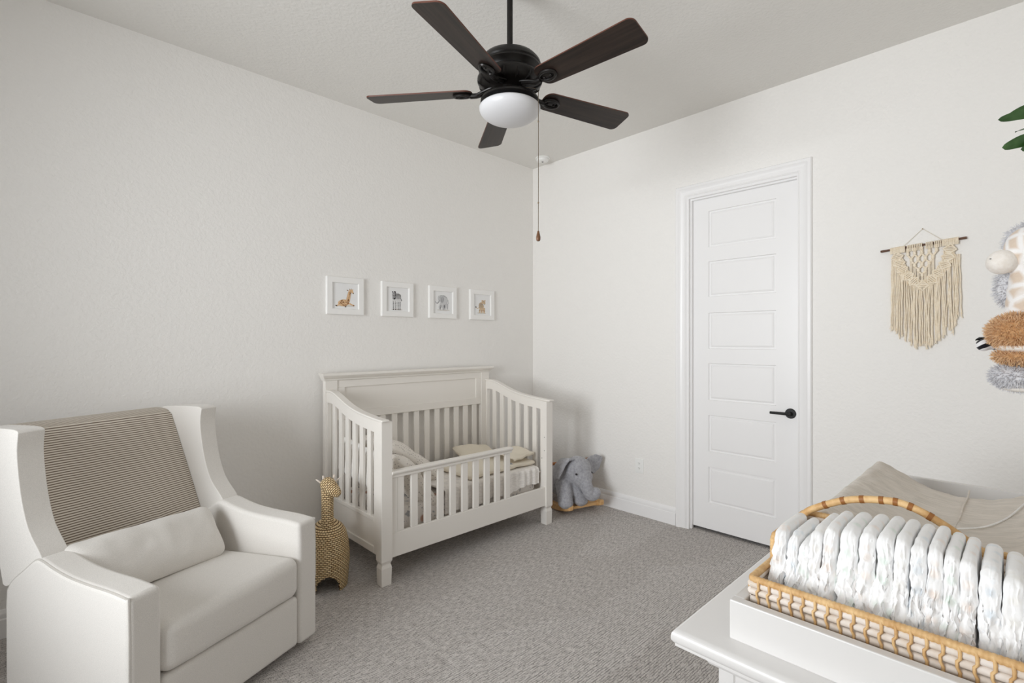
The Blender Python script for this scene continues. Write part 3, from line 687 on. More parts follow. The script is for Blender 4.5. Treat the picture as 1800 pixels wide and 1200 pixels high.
# ================================================================== CRIB (toddler bed conversion)
def crib():
    t = thing('toddler_crib', 'off-white slatted crib with a low front guard rail against the wall', 'crib', (1.415, 2.525, 0))
    m = M['crib']; P = lambda n, b, **k: obj(n, b, m, t, **k)
    WL, DP = 1.455, 0.775                                     # outer width, depth to the back of the headboard
    # headboard: posts, rails round a sunk panel, moulded cap
    for x in (0.0, WL - 0.088):
        bm = BM(); box(bm, x, x + 0.088, 0.735, DP, 0, 1.125); P('post', bm, smooth=False, bevel=(0.004, 2))
    bm = BM(); A, B = 0.088, WL - 0.088
    box(bm, A, B, 0.742, DP - 0.004, 1.070, 1.125); box(bm, A, B, 0.742, DP - 0.004, 0.850, 0.905)
    box(bm, A, A + 0.055, 0.742, DP - 0.004, 0.905, 1.070); box(bm, B - 0.055, B, 0.742, DP - 0.004, 0.905, 1.070)
    P('panel_frame', bm, smooth=False, bevel=(0.002, 1))
    bm = BM(); box(bm, A + 0.05, B - 0.05, 0.752, DP - 0.010, 0.90, 1.075); P('headboard_panel', bm, smooth=False)
    bm = BM(); x0, x1 = -0.002, WL + 0.002
    prof = [(0.735, 1.120), (0.730, 1.124), (0.728, 1.132), (0.722, 1.138), (0.714, 1.143), (0.712, 1.148), (0.704, 1.150), (0.700, 1.156), (0.700, 1.164), (0.705, 1.170), (DP + 0.012, 1.170), (DP + 0.012, 1.120)]
    v = []
    for p in prof:
        e = max(0, (0.735 - p[0])) * 0.7
        if p[0] > 0.74: e = 0.024 if p[1] > 1.15 else 0.0
        v.append((bm.verts.new((x0 - e, p[0], p[1])), bm.verts.new((x1 + e, p[0], p[1]))))
    for i in range(len(v)): bm.faces.new((v[i][0], v[i][1], v[(i + 1) % len(v)][1], v[(i + 1) % len(v)][0]))
    bm.faces.new([a[0] for a in v]); bm.faces.new([a[1] for a in v][::-1]); P('cap_rail', bm, angle=25)
    bm = BM(); box(bm, A, B, 0.748, DP - 0.01, 0.20, 0.33); P('back_rail', bm, smooth=False)
    for k in range(13):
        c = 2.7215 - 0.0963 * k - 1.415; bm = BM(); box(bm, c - 0.0225, c + 0.0225, 0.752, 0.768, 0.32, 0.855); P('slat', bm, smooth=False, bevel=(0.003, 2))
    # end panels
    top = [(0.002, 0.942), (0.06, 0.944), (0.165, 0.952), (0.25, 0.960), (0.335, 0.972), (0.42, 0.990), (0.50, 1.014), (0.57, 1.038), (0.625, 1.054), (0.67, 1.060), (0.735, 1.060)]
    tp = [(p.x, p.y) for p in smoothpath([Vector((a, b, 0)) for a, b in top], 4)]
    for s, xo in ((1, 0.004), (-1, WL - 0.004)):
        X = lambda d: xo + s * d                                # d metres in from the outer face
        lo, hi = sorted((X(0.004), X(0.034)))
        bm = BM(); low = [(a, b - 0.082) for a, b in tp]
        prism(bm, [(a, b - 0.012) for a, b in tp] + low[::-1], 'x', lo, hi); P('end_rail', bm, angle=30)
        bm = BM(); l2, h2 = sorted((X(-0.004), X(0.046)))
        prism(bm, [(a - (0.012 if i == 0 else 0), b) for i, (a, b) in enumerate(tp)] + [(a - (0.012 if i == 0 else 0), b - 0.013) for i, (a, b) in enumerate(tp)][::-1], 'x', l2, h2); P('rail_cap', bm, angle=30, bevel=(0.004, 2))
        for (a, b) in ((0.05, 0.096), (0.718, 0.736)):
            bm = BM(); zt = 0.90 if a < 0.1 else 0.98; box(bm, lo + 0.0012, hi - 0.0012, a, b, 0.1655, zt); P('stile', bm, smooth=False)
        for k in range(6):
            c = 0.1665 + 0.0941 * k; bm = BM(); z = 0.88
            zt = [q[1] for q in tp if q[0] >= c][0] - 0.07; l3, h3 = sorted((X(0.010), X(0.028))); box(bm, l3, h3, c - 0.0215, c + 0.0215, 0.36, zt); P('slat', bm, smooth=False, bevel=(0.003, 2))
        bm = BM(); box(bm, lo, hi, 0.096, 0.718, 0.350, 0.374); box(bm, lo, hi, 0.096, 0.718, 0.165, 0.205); P('bottom_rail', bm, smooth=False, bevel=(0.003, 2))
        bm = BM(); l4, h4 = sorted((X(0.012), X(0.024))); box(bm, l4, h4, 0.096, 0.718, 0.20, 0.355); P('lower_panel', bm, smooth=False)
        # front post with turned-in ankle and square foot
        bm = BM(); pf = sorted((X(0.0), X(0.070))); cx = (pf[0] + pf[1]) / 2
        def ring(hx, hy, z): return [bm.verts.new((cx + sx * hx, 0.032 + sy * hy, z)) for sx, sy in ((-1, -1), (1, -1), (1, 1), (-1, 1))]
        R = [ring(a, b, z) for a, b, z in ((0.031, 0.028, 0), (0.033, 0.030, 0.100), (0.030, 0.027, 0.112), (0.028, 0.025, 0.118), (0.028, 0.025, 0.124), (0.035, 0.032, 0.140), (0.035, 0.032, 0.930))]
        bm.faces.new(R[0][::-1]); bm.faces.new(R[-1])
        for r0, r1 in zip(R[:-1], R[1:]):
            for q in range(4): bm.faces.new((r0[q], r0[(q + 1) % 4], r1[(q + 1) % 4], r1[q]))
        P('post', bm, smooth=False, bevel=(0.0025, 2, 25))
        for z in (0.66, 0.56, 0.50):
            bm = BM(); x = X(0.0705); tube(bm, [(x - s * 0.001, 0.02 if z > .52 else 0.045, z), (x + s * 0.0006, 0.02 if z > .52 else 0.045, z)], 0.0035, 10)
            obj('bolt_hole', bm, M['slot'], t, smooth=False)
    # front apron and guard rail
    bm = BM(); box(bm, 0.070, WL - 0.070, 0.012, 0.034, 0.145, 0.285); P('apron', bm, smooth=False, bevel=(0.003, 2))
    bm = BM(); prism(bm, [(-0.006, 0.640), (-0.006, 0.630), (-0.001, 0.622), (0.006, 0.617), (0.006, 0.602), (0.040, 0.602), (0.040, 0.632), (0.046, 0.640)], 'x', 0.0715, 1.030); P('guard_rail', bm, smooth=False, bevel=(0.002, 1))
    bm = BM(); box(bm, 0.0715, 0.112, 0.012, 0.036, 0.285, 0.602); P('stile', bm, smooth=False)
    for k in range(10):
        c = 1.551 + 0.0954 * k - 1.415; bm = BM(); box(bm, c - 0.023, c + 0.023, 0.014, 0.034, 0.285, 0.603); P('guard_slat', bm, smooth=False, bevel=(0.003, 2))
    bm = BM(); box(bm, 0.05, WL - 0.05, 0.034, 0.75, 0.225, 0.245); P('mattress_base', bm, smooth=False)
crib()

# bedding
bm = BM(); rbox(bm, (2.142, 2.922, 0.319), (0.622, 0.318, 0.073), 0.035, (14, 8, 2)); tag(obj('mattress', bm, M['floral']), 'crib mattress in a white floral fitted sheet', 'mattress')
def quilt_pt(u, v):
    # v: 0 = hem hanging at the front, 1 = back edge
    x = 1.90 + 0.868 * u; s = v * 0.86
    if s < 0.13: y, z = 2.578 - 0.003 * math.sin(u * 40), 0.292 + s
    elif s < 0.19:
        a = (s - 0.13) / 0.06 * PI / 2; y, z = 2.578 + 0.036 * (1 - math.cos(a)), 0.422 + 0.020 * math.sin(a)
    else: y, z = 2.614 + (s - 0.19), 0.442
    k = 0.010 * nz(x, y, z, 9) + 0.005 * nz(x, y + 3, z, 26)
    ruff = 0.006 * math.sin(x * 95 + 2 * nz(x, 0, 0, 6)) * (1 if s < 0.15 else 0.25)
    hem = (0.03 * u * u - 0.025 * (1 - u) ** 2 * 0.3 + 0.008 * math.sin(u * 17)) if s < 0.13 else 0
    return (x, min(y - ruff - abs(k) * 0.4, 3.225), z + k * 0.5 + (hem * (1 - s / 0.13) if s < 0.13 else 0))
bm = BM(); sheet(bm, quilt_pt, 110, 46, 0.010); tag(obj('quilt', bm, M['quilt'], angle=80), 'white ruffled quilt spread over the crib mattress', 'quilt')
def pillow(name, label, c, h, rot, mat, group=None, sag=0.25, seed=0):
    bm = BM()
    def f(p):
        u, v = p.x / h[0], p.y / h[1]; e = max(0.0, (1 - abs(u) ** 2.6)) * max(0.0, (1 - abs(v) ** 2.6))
        z = p.z * (0.16 + 0.84 * e ** 0.5); n_ = nz(p.x + seed, p.y, p.z, 6) * 0.018 * (0.3 + e) + nz(p.x + seed, p.y, p.z, 20) * 0.005
        pin = 1 - 0.06 * (1 - abs(v)) * abs(u) ** 3; return (p.x * (1 - 0.05 * (1 - v * v)), p.y * (1 - 0.05 * (1 - u * u)), z + n_)
    rbox(bm, (0, 0, 0), h, min(h[2] * 0.95, 0.05), (18, 16, 2), 3, f)
    o = tag(obj(name, bm, mat, angle=80), label, 'pillow', group); o.location = c; o.rotation_euler = rot; return o
pillow('crib_pillow', 'taller sprigged pillow leaning at the back of the crib head', (1.850, 2.995, 0.572), (0.285, 0.205, 0.075), (0, math.radians(36), 0.03), M['dotted'], None, seed=1)
pillow('crib_pillow', 'lower sprigged pillow in front, behind the guard rail', (1.712, 2.685, 0.518), (0.225, 0.092, 0.060), (0, math.radians(52), -0.03), M['dotted'], None, seed=5)
def bolster(p):
    v = (p.y / 0.245); lump = 0.55 + 0.45 * abs(math.cos(v * PI * 2.5))
    return (p.x * (0.72 + 0.28 * lump) + 0.004 * nz(p.x, p.y, p.z, 12), p.y, p.z * (0.86 + 0.14 * lump) - 0.045 * (1 - v) * 0.5 + 0.006 * nz(p.y, p.z, p.x, 9))
bm = BM(); rbox(bm, (0, 0, 0), (0.044, 0.245, 0.115), 0.043, (3, 44, 8), 4, bolster)
o = tag(obj('bolster', bm, M['pillowwhite'], angle=85), 'white puffy channelled bolster standing against the slats at the crib head', 'bolster'); o.location = (1.502, 2.955, 0.640); o.rotation_euler.y = math.radians(4)
o = pillow('crib_cushion', 'small cream scalloped cushion at the far back of the crib', (2.60, 3.125, 0.492), (0.19, 0.09, 0.045), (math.radians(18), math.radians(5), -0.02), M['creamblanket'], seed=9)
# folded cream animal blanket
def fold_blanket():
    t = thing('folded_blanket', 'folded cream baby blanket printed with small animals on the quilt', 'blanket', (2.44, 2.83, 0.452))
    bm = BM()
    def fb(p):
        return (p.x, p.y, p.z + 0.006 * nz(p.x, p.y, 0, 7) + 0.004 * nz(p.x, p.y, 0, 19))
    rbox(bm, (0.02, 0.0, 0.010), (0.32, 0.205, 0.012), 0.010, (20, 14, 1), 2, fb); obj('folded_layer', bm, M['creamblanket'], t)
    def roll2(u, v):
        # an arched flap: from the middle of the bed over to a curl at the front right
        y = 0.20 - 0.40 * v; arch = 0.068 * math.sin(min(1, v * 1.25) * PI * 0.75)
        z = 0.024 + arch * (0.6 + 0.4 * u) + 0.008 * nz(u * 2, v * 3, 1, 2)
        if v > 0.86: a = (v - 0.86) / 0.14; y += 0.022 * a * a * 2.0; z -= 0.010 * a
        return (0.135 + 0.215 * u + 0.02 * v, y, z)
    bm = BM(); sheet(bm, roll2, 22, 30, 0.006); obj('rolled_flap', bm, M['creamblanket'], t)
    for (x, y) in ((0.06, -0.185), (0.115, -0.150), (-0.02, -0.16)):
        bm = BM()
        for (dx, dy, a, b) in ((0, 0, .022, .016), (.02, .004, .011, .011), (-.008, -.016, .004, .010), (.010, -.016, .004, .010)):
            prism(bm, [(p[0], p[1]) for p in ell(x + dx, y + dy, a, b)], 'z', 0.0205, 0.0275)
        obj('animal_print', bm, AM['grey'], t, smooth=False)
fold_blanket()
bm = BM(); tube(bm, smoothpath([(2.66, 2.992, 0.492), (2.72, 2.998, 0.500), (2.80, 2.992, 0.497), (2.80, 2.965, 0.494), (2.72, 2.962, 0.496), (2.66, 2.968, 0.492)], 5), 0.007, 8, closed=False)
tag(obj('wooden_teether', bm, M['pine']), 'small tan wooden loop lying on the folded cream blanket', 'toy')

# ================================================================== GLIDER CHAIR
TH = math.radians(23.9); CH = (0.592, 2.138, 0)
def chair():
    t = thing('armchair', 'oatmeal linen wingback glider armchair in the left corner', 'armchair', CH, TH)
    m = M['chair']; P = lambda n, b, **k: obj(n, b, m, t, angle=70, **k)
    # arms: side outline (y back, z up)
    arm_top = smoothpath([Vector(p) for p in ((0, 0.004, 0.570), (0, 0.10, 0.578), (0, 0.22, 0.580), (0, 0.33, 0.586), (0, 0.42, 0.600), (0, 0.49, 0.616), (0, 0.53, 0.612), (0, 0.60, 0.566), (0, 0.68, 0.512), (0, 0.715, 0.470))], 4)
    out = [(0.0, 0.03), (0.0, 0.15), (0.0, 0.30), (0.0, 0.45)] + [(p.y, p.z) for p in arm_top] + [(0.722, 0.40), (0.722, 0.25), (0.72, 0.12), (0.715, 0.03)]
    for s in (-1, 1):
        a0, a1 = sorted((s * 0.298, s * 0.402))
        bm = BM(); prism(bm, out, 'x', a0, a1); o = P('arm', bm, bevel=(0.034, 6, 60))
        n = len(out); ins = []
        for i in range(2, n - 3):
            p, a, b = Vector(out[i]), Vector(out[i - 1]), Vector(out[i + 1]); tg = (b - a).normalized(); nr = Vector((-tg.y, tg.x))
            q = p - nr * 0.0062; ins.append((s * (0.402 - 0.0062), q.x, q.y))
        bm = BM(); tube(bm, ins, 0.0042, 6); obj('welt', bm, M['welt'], o)
    # seat cushion
    def seat(p):
        u = p.x / 0.297; v = (p.y) / 0.27; e = (1 - u * u) * (1 - abs(v) ** 3)
        z = p.z + (0.018 * e if p.z > 0 else 0) - 0.045 * (v + 1) / 2 * (1 if p.z > 0 else 0.2)
        bul = -0.012 * (1 - u * u) * max(0, -v) * (1 - (p.z / 0.085) ** 2 * 0.5)
        return (p.x, p.y + bul, z + 0.003 * nz(p.x, p.y, p.z, 8))
    bm = BM(); rbox(bm, (0, 0.262, 0.345), (0.297, 0.27, 0.088), 0.042, (16, 14, 4), 5, seat); P('seat_cushion', bm)
    bm = BM(); rbox(bm, (0, 0.030, 0.145), (0.295, 0.028, 0.109), 0.018, (10, 2, 6), 3); P('footrest_panel', bm)
    bm = BM(); rbox(bm, (0, 0.36, 0.15), (0.290, 0.32, 0.10), 0.02, (2, 2, 2), 2); P('seat_base', bm)
    bm = BM(); lathe(bm, [(0, 0), (0.27, 0), (0.275, 0.015), (0.26, 0.03), (0.06, 0.034), (0.05, 0.06), (0, 0.06)], 40, (0, 0.36, 0)); b = obj('swivel_base', bm, M['black'], t); b['label'] = 'black round swivel base'
    # backrest: slab leaning back
    sl = 0.475
    def back(p):
        u = p.x / 0.318; v = p.z / 0.34; e = (1 - u * u) * (1 - v * v)
        y = p.y - (0.022 * e if p.y < 0 else 0)
        return (p.x, y + sl * p.z, p.z)
    bm = BM(); rbox(bm, (0, 0.803, 0.70), (0.318, 0.075, 0.335), 0.045, (14, 2, 14), 5, back); P('backrest', bm)
    # wings
    wing = [(0.652, 1.050), (0.662, 0.985), (0.652, 0.90), (0.628, 0.80), (0.585, 0.705), (0.510, 0.628), (0.500, 0.605), (0.520, 0.590), (0.62, 0.535), (0.715, 0.480), (0.748, 0.476), (0.762, 0.50), (0.83, 0.70), (0.90, 0.86), (0.958, 1.0), (0.960, 1.030), (0.93, 1.050), (0.80, 1.058), (0.68, 1.060)]
    wp = [(p.x, p.y) for p in smoothpath([Vector((a, b, 0)) for a, b in wing + wing[:1]], 3)][:-1]
    for s in (-1, 1):
        a0, a1 = sorted((s * 0.312, s * 0.394))
        bm = BM(); prism(bm, wp, 'x', a0, a1); o = P('wing', bm, bevel=(0.036, 6, 60))
        ins = []
        n = len(wp)
        for i in range(n):
            p, a, b = Vector(wp[i]), Vector(wp[i - 1]), Vector(wp[(i + 1) % n]); tg = (b - a).normalized(); nr = Vector((-tg.y, tg.x)); q = p + nr * 0.0060
            ins.append((s * (0.394 - 0.0060), q.x, q.y))
        bm = BM(); tube(bm, ins, 0.0042, 6, closed=True); obj('welt', bm, M['welt'], o)
chair()
def throw():
    sl = 0.475
    def pt(u, v):
        a = -0.310 + 0.620 * u; s = v
        # v 0 = tucked behind the lumbar pillow, up the front, over the top, down the back
        L = 0.60; d = s * 1.02
        e = (1 - (a / 0.318) ** 2)
        w = 0.004 * math.sin(a * 26 + 5 * nz(a, d, 0, 3)) * max(0, 0.55 - d) + 0.006 * nz(a * 2.2, d * 0.7, 4, 3) - (0.010 * math.exp(-((a - 0.10 - 0.05 * d) / 0.012) ** 2) * max(0, 0.5 - d) * 1.6) - (0.008 * math.exp(-((a - 0.02) / 0.015) ** 2) * max(0, 0.45 - d))
        if d < L:
            z = 0.425 + d; zc = z - 0.70; y = 0.803 - 0.075 - 0.022 * e * (1 - (zc / 0.34) ** 2) + sl * zc - 0.007
            return (a, y + w, z)
        k = min(1, (d - L) / 0.16) * PI
        if d < L + 0.16:
            zc = 0.325; y0 = 0.803 + sl * zc; r = 0.080
            return (a, y0 + 0.012 - r * math.cos(k) + w * 0.4, 0.700 + zc + 0.018 * math.sin(k))
        q = d - L - 0.16; zc = 0.325 - q
        return (a, 0.803 + 0.088 + sl * zc, 0.70 + zc)
    bm = BM(); sheet(bm, pt, 60, 90, 0.004, lambda u, v: (u * 0.620, v * 1.02))
    o = tag(obj('throw_blanket', bm, M['blanket'], angle=80), 'brown and cream pinstriped throw draped over the armchair back', 'blanket'); o.location = CH; o.rotation_euler.z = TH
throw()
def lumbar():
    h = (0.295, 0.125, 0.060); bm = BM()
    def f(p):
        u, v = p.x / h[0], p.y / h[1]; e = max(0, 1 - abs(u) ** 4) * max(0, 1 - abs(v) ** 2.4)
        return (p.x * (1 - 0.02 * (1 - v * v)), p.y * (1 - 0.07 * (1 - u * u) * 0.3), p.z * (0.18 + 0.82 * e ** 0.45) + 0.012 * nz(p.x, p.y, p.z, 7) + 0.003 * nz(p.x, p.y, p.z, 22))
    rbox(bm, (0, 0, 0), h, 0.05, (30, 14, 2), 3, f)
    o = tag(obj('lumbar_pillow', bm, M['chair'], angle=80), 'long oatmeal linen lumbar pillow on the armchair seat', 'pillow')
    R = Matrix.Rotation(TH, 4, 'Z'); loc = Vector(CH) + (R @ Vector((-0.052, 0.448, 0.520)))
    o.matrix_world = Matrix.Translation(loc) @ R @ Matrix.Rotation(math.radians(2), 4, 'Y') @ Matrix.Rotation(math.radians(52), 4, 'X')
lumbar()

# ================================================================== WICKER GIRAFFE
def giraffe():
    t = thing('wicker_giraffe', 'woven wicker giraffe standing between the armchair and the crib', 'wicker giraffe', (1.222, 2.785, 0), math.radians(-23))
    m = M['wicker']
    # body shell with four arches cut out to leave feet
    bm = BM(); L = bm.loops.layers.uv.verify(); nu, rows = 96, 60
    def prof(z):
        pts = [(0.0, 0.108), (0.06, 0.113), (0.13, 0.119), (0.19, 0.119), (0.25, 0.112), (0.30, 0.100), (0.332, 0.082), (0.352, 0.058), (0.368, 0.036), (0.372, 0.002)]
        for (a, ra), (b, rb) in zip(pts[:-1], pts[1:]):
            if z <= b: return ra + (rb - ra) * (z - a) / (b - a)
        return 0.002
    zs = [0.372 * (i / rows) for i in range(rows + 1)]
    G = [[bm.verts.new((prof(z) * 1.02 * math.cos(2 * PI * k / nu), prof(z) * 1.25 * math.sin(2 * PI * k / nu), z)) for k in range(nu)] for z in zs]
    for i in range(rows):
        zc = (zs[i] + zs[i + 1]) / 2
        for k in range(nu):
            a = (2 * PI * (k + 0.5) / nu); x, y = abs(math.cos(a)), abs(math.sin(a))
            an = math.degrees(math.atan2(math.sin(a), math.cos(a))) % 180
            da = min(abs(an - 90), 999); db = min(an, 180 - an)
            cut = (da < 36 and zc < 0.094 * math.sqrt(max(0, 1 - (da / 36) ** 2)) + 0.004)
            if cut: continue
            k2 = (k + 1) % nu; f = bm.faces.new((G[i][k], G[i][k2], G[i + 1][k2], G[i + 1][k]))
            for lp, u in zip(f.loops, ((k, i), (k + 1, i), (k + 1, i + 1), (k, i + 1))): lp[L].uv = (u[0] / nu * 0.76, zs[u[1]])
    bmesh.ops.delete(bm, geom=[v for v in bm.verts if not v.link_faces], context='VERTS')
    o = obj('body', bm, m, t); so = o.modifiers.new('solid', 'SOLIDIFY'); so.thickness = 0.009; so.offset = -1
    bm = BM(); pts = smoothpath([(0.0, -0.052, 0.335), (0.0, -0.054, 0.42), (0, -0.056, 0.50), (0, -0.058, 0.575)], 8)
    L = bm.loops.layers.uv.verify(); n = len(pts); seg = 30; F = frames(pts); rings = []
    rad = lambda i: 0.036 - 0.004 * math.sin(PI * i / (n - 1))
    for i, p in enumerate(pts): rings.append([bm.verts.new(p + F[i][1] * rad(i) * math.cos(2 * PI * k / seg) + F[i][2] * rad(i) * math.sin(2 * PI * k / seg)) for k in range(seg)])
    for i in range(n - 1):
        for k in range(seg):
            k2 = (k + 1) % seg; f = bm.faces.new((rings[i][k], rings[i][k2], rings[i + 1][k2], rings[i + 1][k]))
            for lp, u in zip(f.loops, ((k, i), (k + 1, i), (k + 1, i + 1), (k, i + 1))): lp[L].uv = (u[0] / seg * 0.221, u[1] / (n - 1) * 0.24)
    obj('neck', bm, m, t)
    # shoulder cone closing the body round the neck
    # head: an egg tipped forward and down
    bm = BM(); lathe(bm, [(0.0, -0.078), (0.014, -0.075), (0.024, -0.064), (0.031, -0.042), (0.037, -0.014), (0.040, 0.015), (0.037, 0.036), (0.024, 0.050), (0.0, 0.055)], 28, uv=True)
    bm.transform(Matrix.Translation((0.012, -0.080, 0.578)) @ Matrix.Rotation(math.radians(50), 4, 'Z') @ Matrix.Rotation(math.radians(-56), 4, 'X')); hd = obj('head', bm, m, t)
    for s in (-1, 1):
        bm = BM(); tube(bm, smoothpath([(0.006 + s * 0.022, -0.052, 0.600), (0.006 + s * 0.027, -0.050, 0.618), (0.006 + s * 0.030, -0.048, 0.634)], 4), [0.007] * 5 + [0.0065, 0.006, 0.005, 0.003], 10); ho = obj('horn', bm, M['rod'], hd)
        bm = BM(); tube(bm, smoothpath([(0.004 + s * 0.034, -0.045, 0.588), (0.004 + s * 0.052, -0.040, 0.603), (0.004 + s * 0.066, -0.038, 0.613)], 4), [0.004, 0.005, 0.005, 0.005, 0.005, 0.005, 0.004, 0.003, 0.002], 8); obj('ear', bm, M['rod'], hd)
giraffe()

# ================================================================== ELEPHANT ROCKER
def elephant():
    # local frame: x to the toy's left (viewer's right), y to its tail, z up; it faces -y
    t = thing('elephant_rocker', 'grey plush elephant rocking toy on wooden rockers in the corner', 'rocking toy', (3.215, 2.505, 0), math.radians(-16.3))
    m = M['plush_grey']
    for s in (-1, 1):                                          # rocker runners
        top, bot = [], []
        for i in range(17):
            v = i / 16; y = -0.055 + 0.60 * v; q = (v - 0.5) * 2
            zb = 0.055 * q ** 2 + 0.0; top.append((y, zb + 0.055 - 0.012 * (q ** 6))); bot.append((y, zb))
        bm = BM(); c = s * 0.150; prism(bm, top + bot[::-1], 'x', c - 0.022, c + 0.022); obj('rocker_runner', bm, M['pine'], t, bevel=(0.010, 3, 50))
    for y in (0.015, 0.44):
        bm = BM(); rbox(bm, (0, y, 0.060 if y < 0.2 else 0.062), (0.140, 0.035, 0.011), 0.005, (2, 2, 1), 2); obj('footboard', bm, M['pine'], t)
    bm = BM(); blob(bm, (-0.060, 0.22, 0.225), (0.130, 0.22, 0.135), (0.05, 0, 0))
    for cx_, y0_ in ((-0.170, 0.0), (-0.028, 0.0)):
        capsule(bm, (cx_ + (0.02 if cx_ < -.1 else -0.02), y0_ + 0.055, 0.225), (cx_, y0_, 0.118), 0.068, 0.060); blob(bm, (cx_ - 0.004, y0_ - 0.008, 0.104), (0.062, 0.060, 0.034))
    for cx_ in (-0.140, 0.030):
        capsule(bm, (cx_, 0.385, 0.20), (cx_, 0.435, 0.118), 0.072, 0.066); blob(bm, (cx_, 0.440, 0.104), (0.064, 0.066, 0.034))
    capsule(bm, (-0.075, 0.16, 0.27), (-0.055, 0.07, 0.31), 0.105, 0.10, 4)
    bo = fuse(obj('body', bm, m, t), 0.007, 8)
    bm = BM(); hx = -0.035
    blob(bm, (hx, 0.030, 0.345), (0.118, 0.105, 0.112)); blob(bm, (hx + 0.008, -0.020, 0.300), (0.092, 0.078, 0.085))
    tr = smoothpath([(hx + 0.010, -0.050, 0.275), (hx + 0.012, -0.082, 0.230), (hx + 0.018, -0.098, 0.190), (hx + 0.034, -0.108, 0.166), (hx + 0.058, -0.116, 0.170), (hx + 0.074, -0.118, 0.190)], 4)
    for i, p in enumerate(tr): r = 0.056 - 0.016 * min(1, i / 11); blob(bm, p, (r, r, r), seg=16, rings=10)
    hd = fuse(obj('head', bm, m, t), 0.006, 8)
    for ex, ey, ez in ((-0.113, -0.066, 0.340), (0.040, -0.060, 0.334)):
        bm = BM(); blob(bm, (ex, ey, ez), (0.0085, 0.0085, 0.0085), seg=12, rings=8); obj('eye', bm, M['eye'], hd)
    def ear(rows, label):
        # rows of points from the root out to the rim
        n_ = len(rows) - 1; m_ = len(rows[0]) - 1
        def pt(u, v):
            fu, fv = u * n_, v * m_; i, j = min(int(fu), n_ - 1), min(int(fv), m_ - 1); a_, b_ = fu - i, fv - j
            q = lambda p, r_, s_: Vector(p).lerp(Vector(r_), s_)
            return q(q(rows[i][j], rows[i][j + 1], b_), q(rows[i + 1][j], rows[i + 1][j + 1], b_), a_)
        bm = BM(); sheet(bm, pt, 12, 12, 0.020); o = fuse(obj('ear', bm, m, hd), 0.006, 12); o['label'] = label
    ear([[(0.050, 0.045, 0.420), (0.062, 0.045, 0.375), (0.062, 0.045, 0.330)], [(0.110, 0.055, 0.442), (0.125, 0.062, 0.372), (0.098, 0.055, 0.300)], [(0.175, 0.062, 0.446), (0.185, 0.068, 0.375), (0.142, 0.058, 0.286)], [(0.236, 0.060, 0.420), (0.232, 0.064, 0.385), (0.196, 0.060, 0.322)]], 'grey ear sticking out')
    ear([[(-0.080, -0.010, 0.430), (-0.105, 0.040, 0.425), (-0.100, 0.090, 0.415)], [(-0.135, -0.022, 0.440), (-0.160, 0.040, 0.432), (-0.150, 0.095, 0.420)], [(-0.180, -0.022, 0.400), (-0.205, 0.035, 0.395), (-0.195, 0.095, 0.385)], [(-0.205, -0.012, 0.345), (-0.225, 0.035, 0.335), (-0.215, 0.085, 0.335)], [(-0.228, 0.000, 0.300), (-0.240, 0.030, 0.292), (-0.230, 0.070, 0.298)]], 'floppy grey ear folded down')
    bm = BM(); tube(bm, [(-0.225, 0.115, 0.395), (0.13, 0.115, 0.395)], [0.012, 0.012], 16)
    for sx in (-0.225, 0.13): blob(bm, (sx, 0.115, 0.395), (0.010, 0.016, 0.016), seg=14, rings=8)
    g = obj('grip_bar', bm, M['pine_dark'], t); g['label'] = 'wooden grip bar'
elephant()

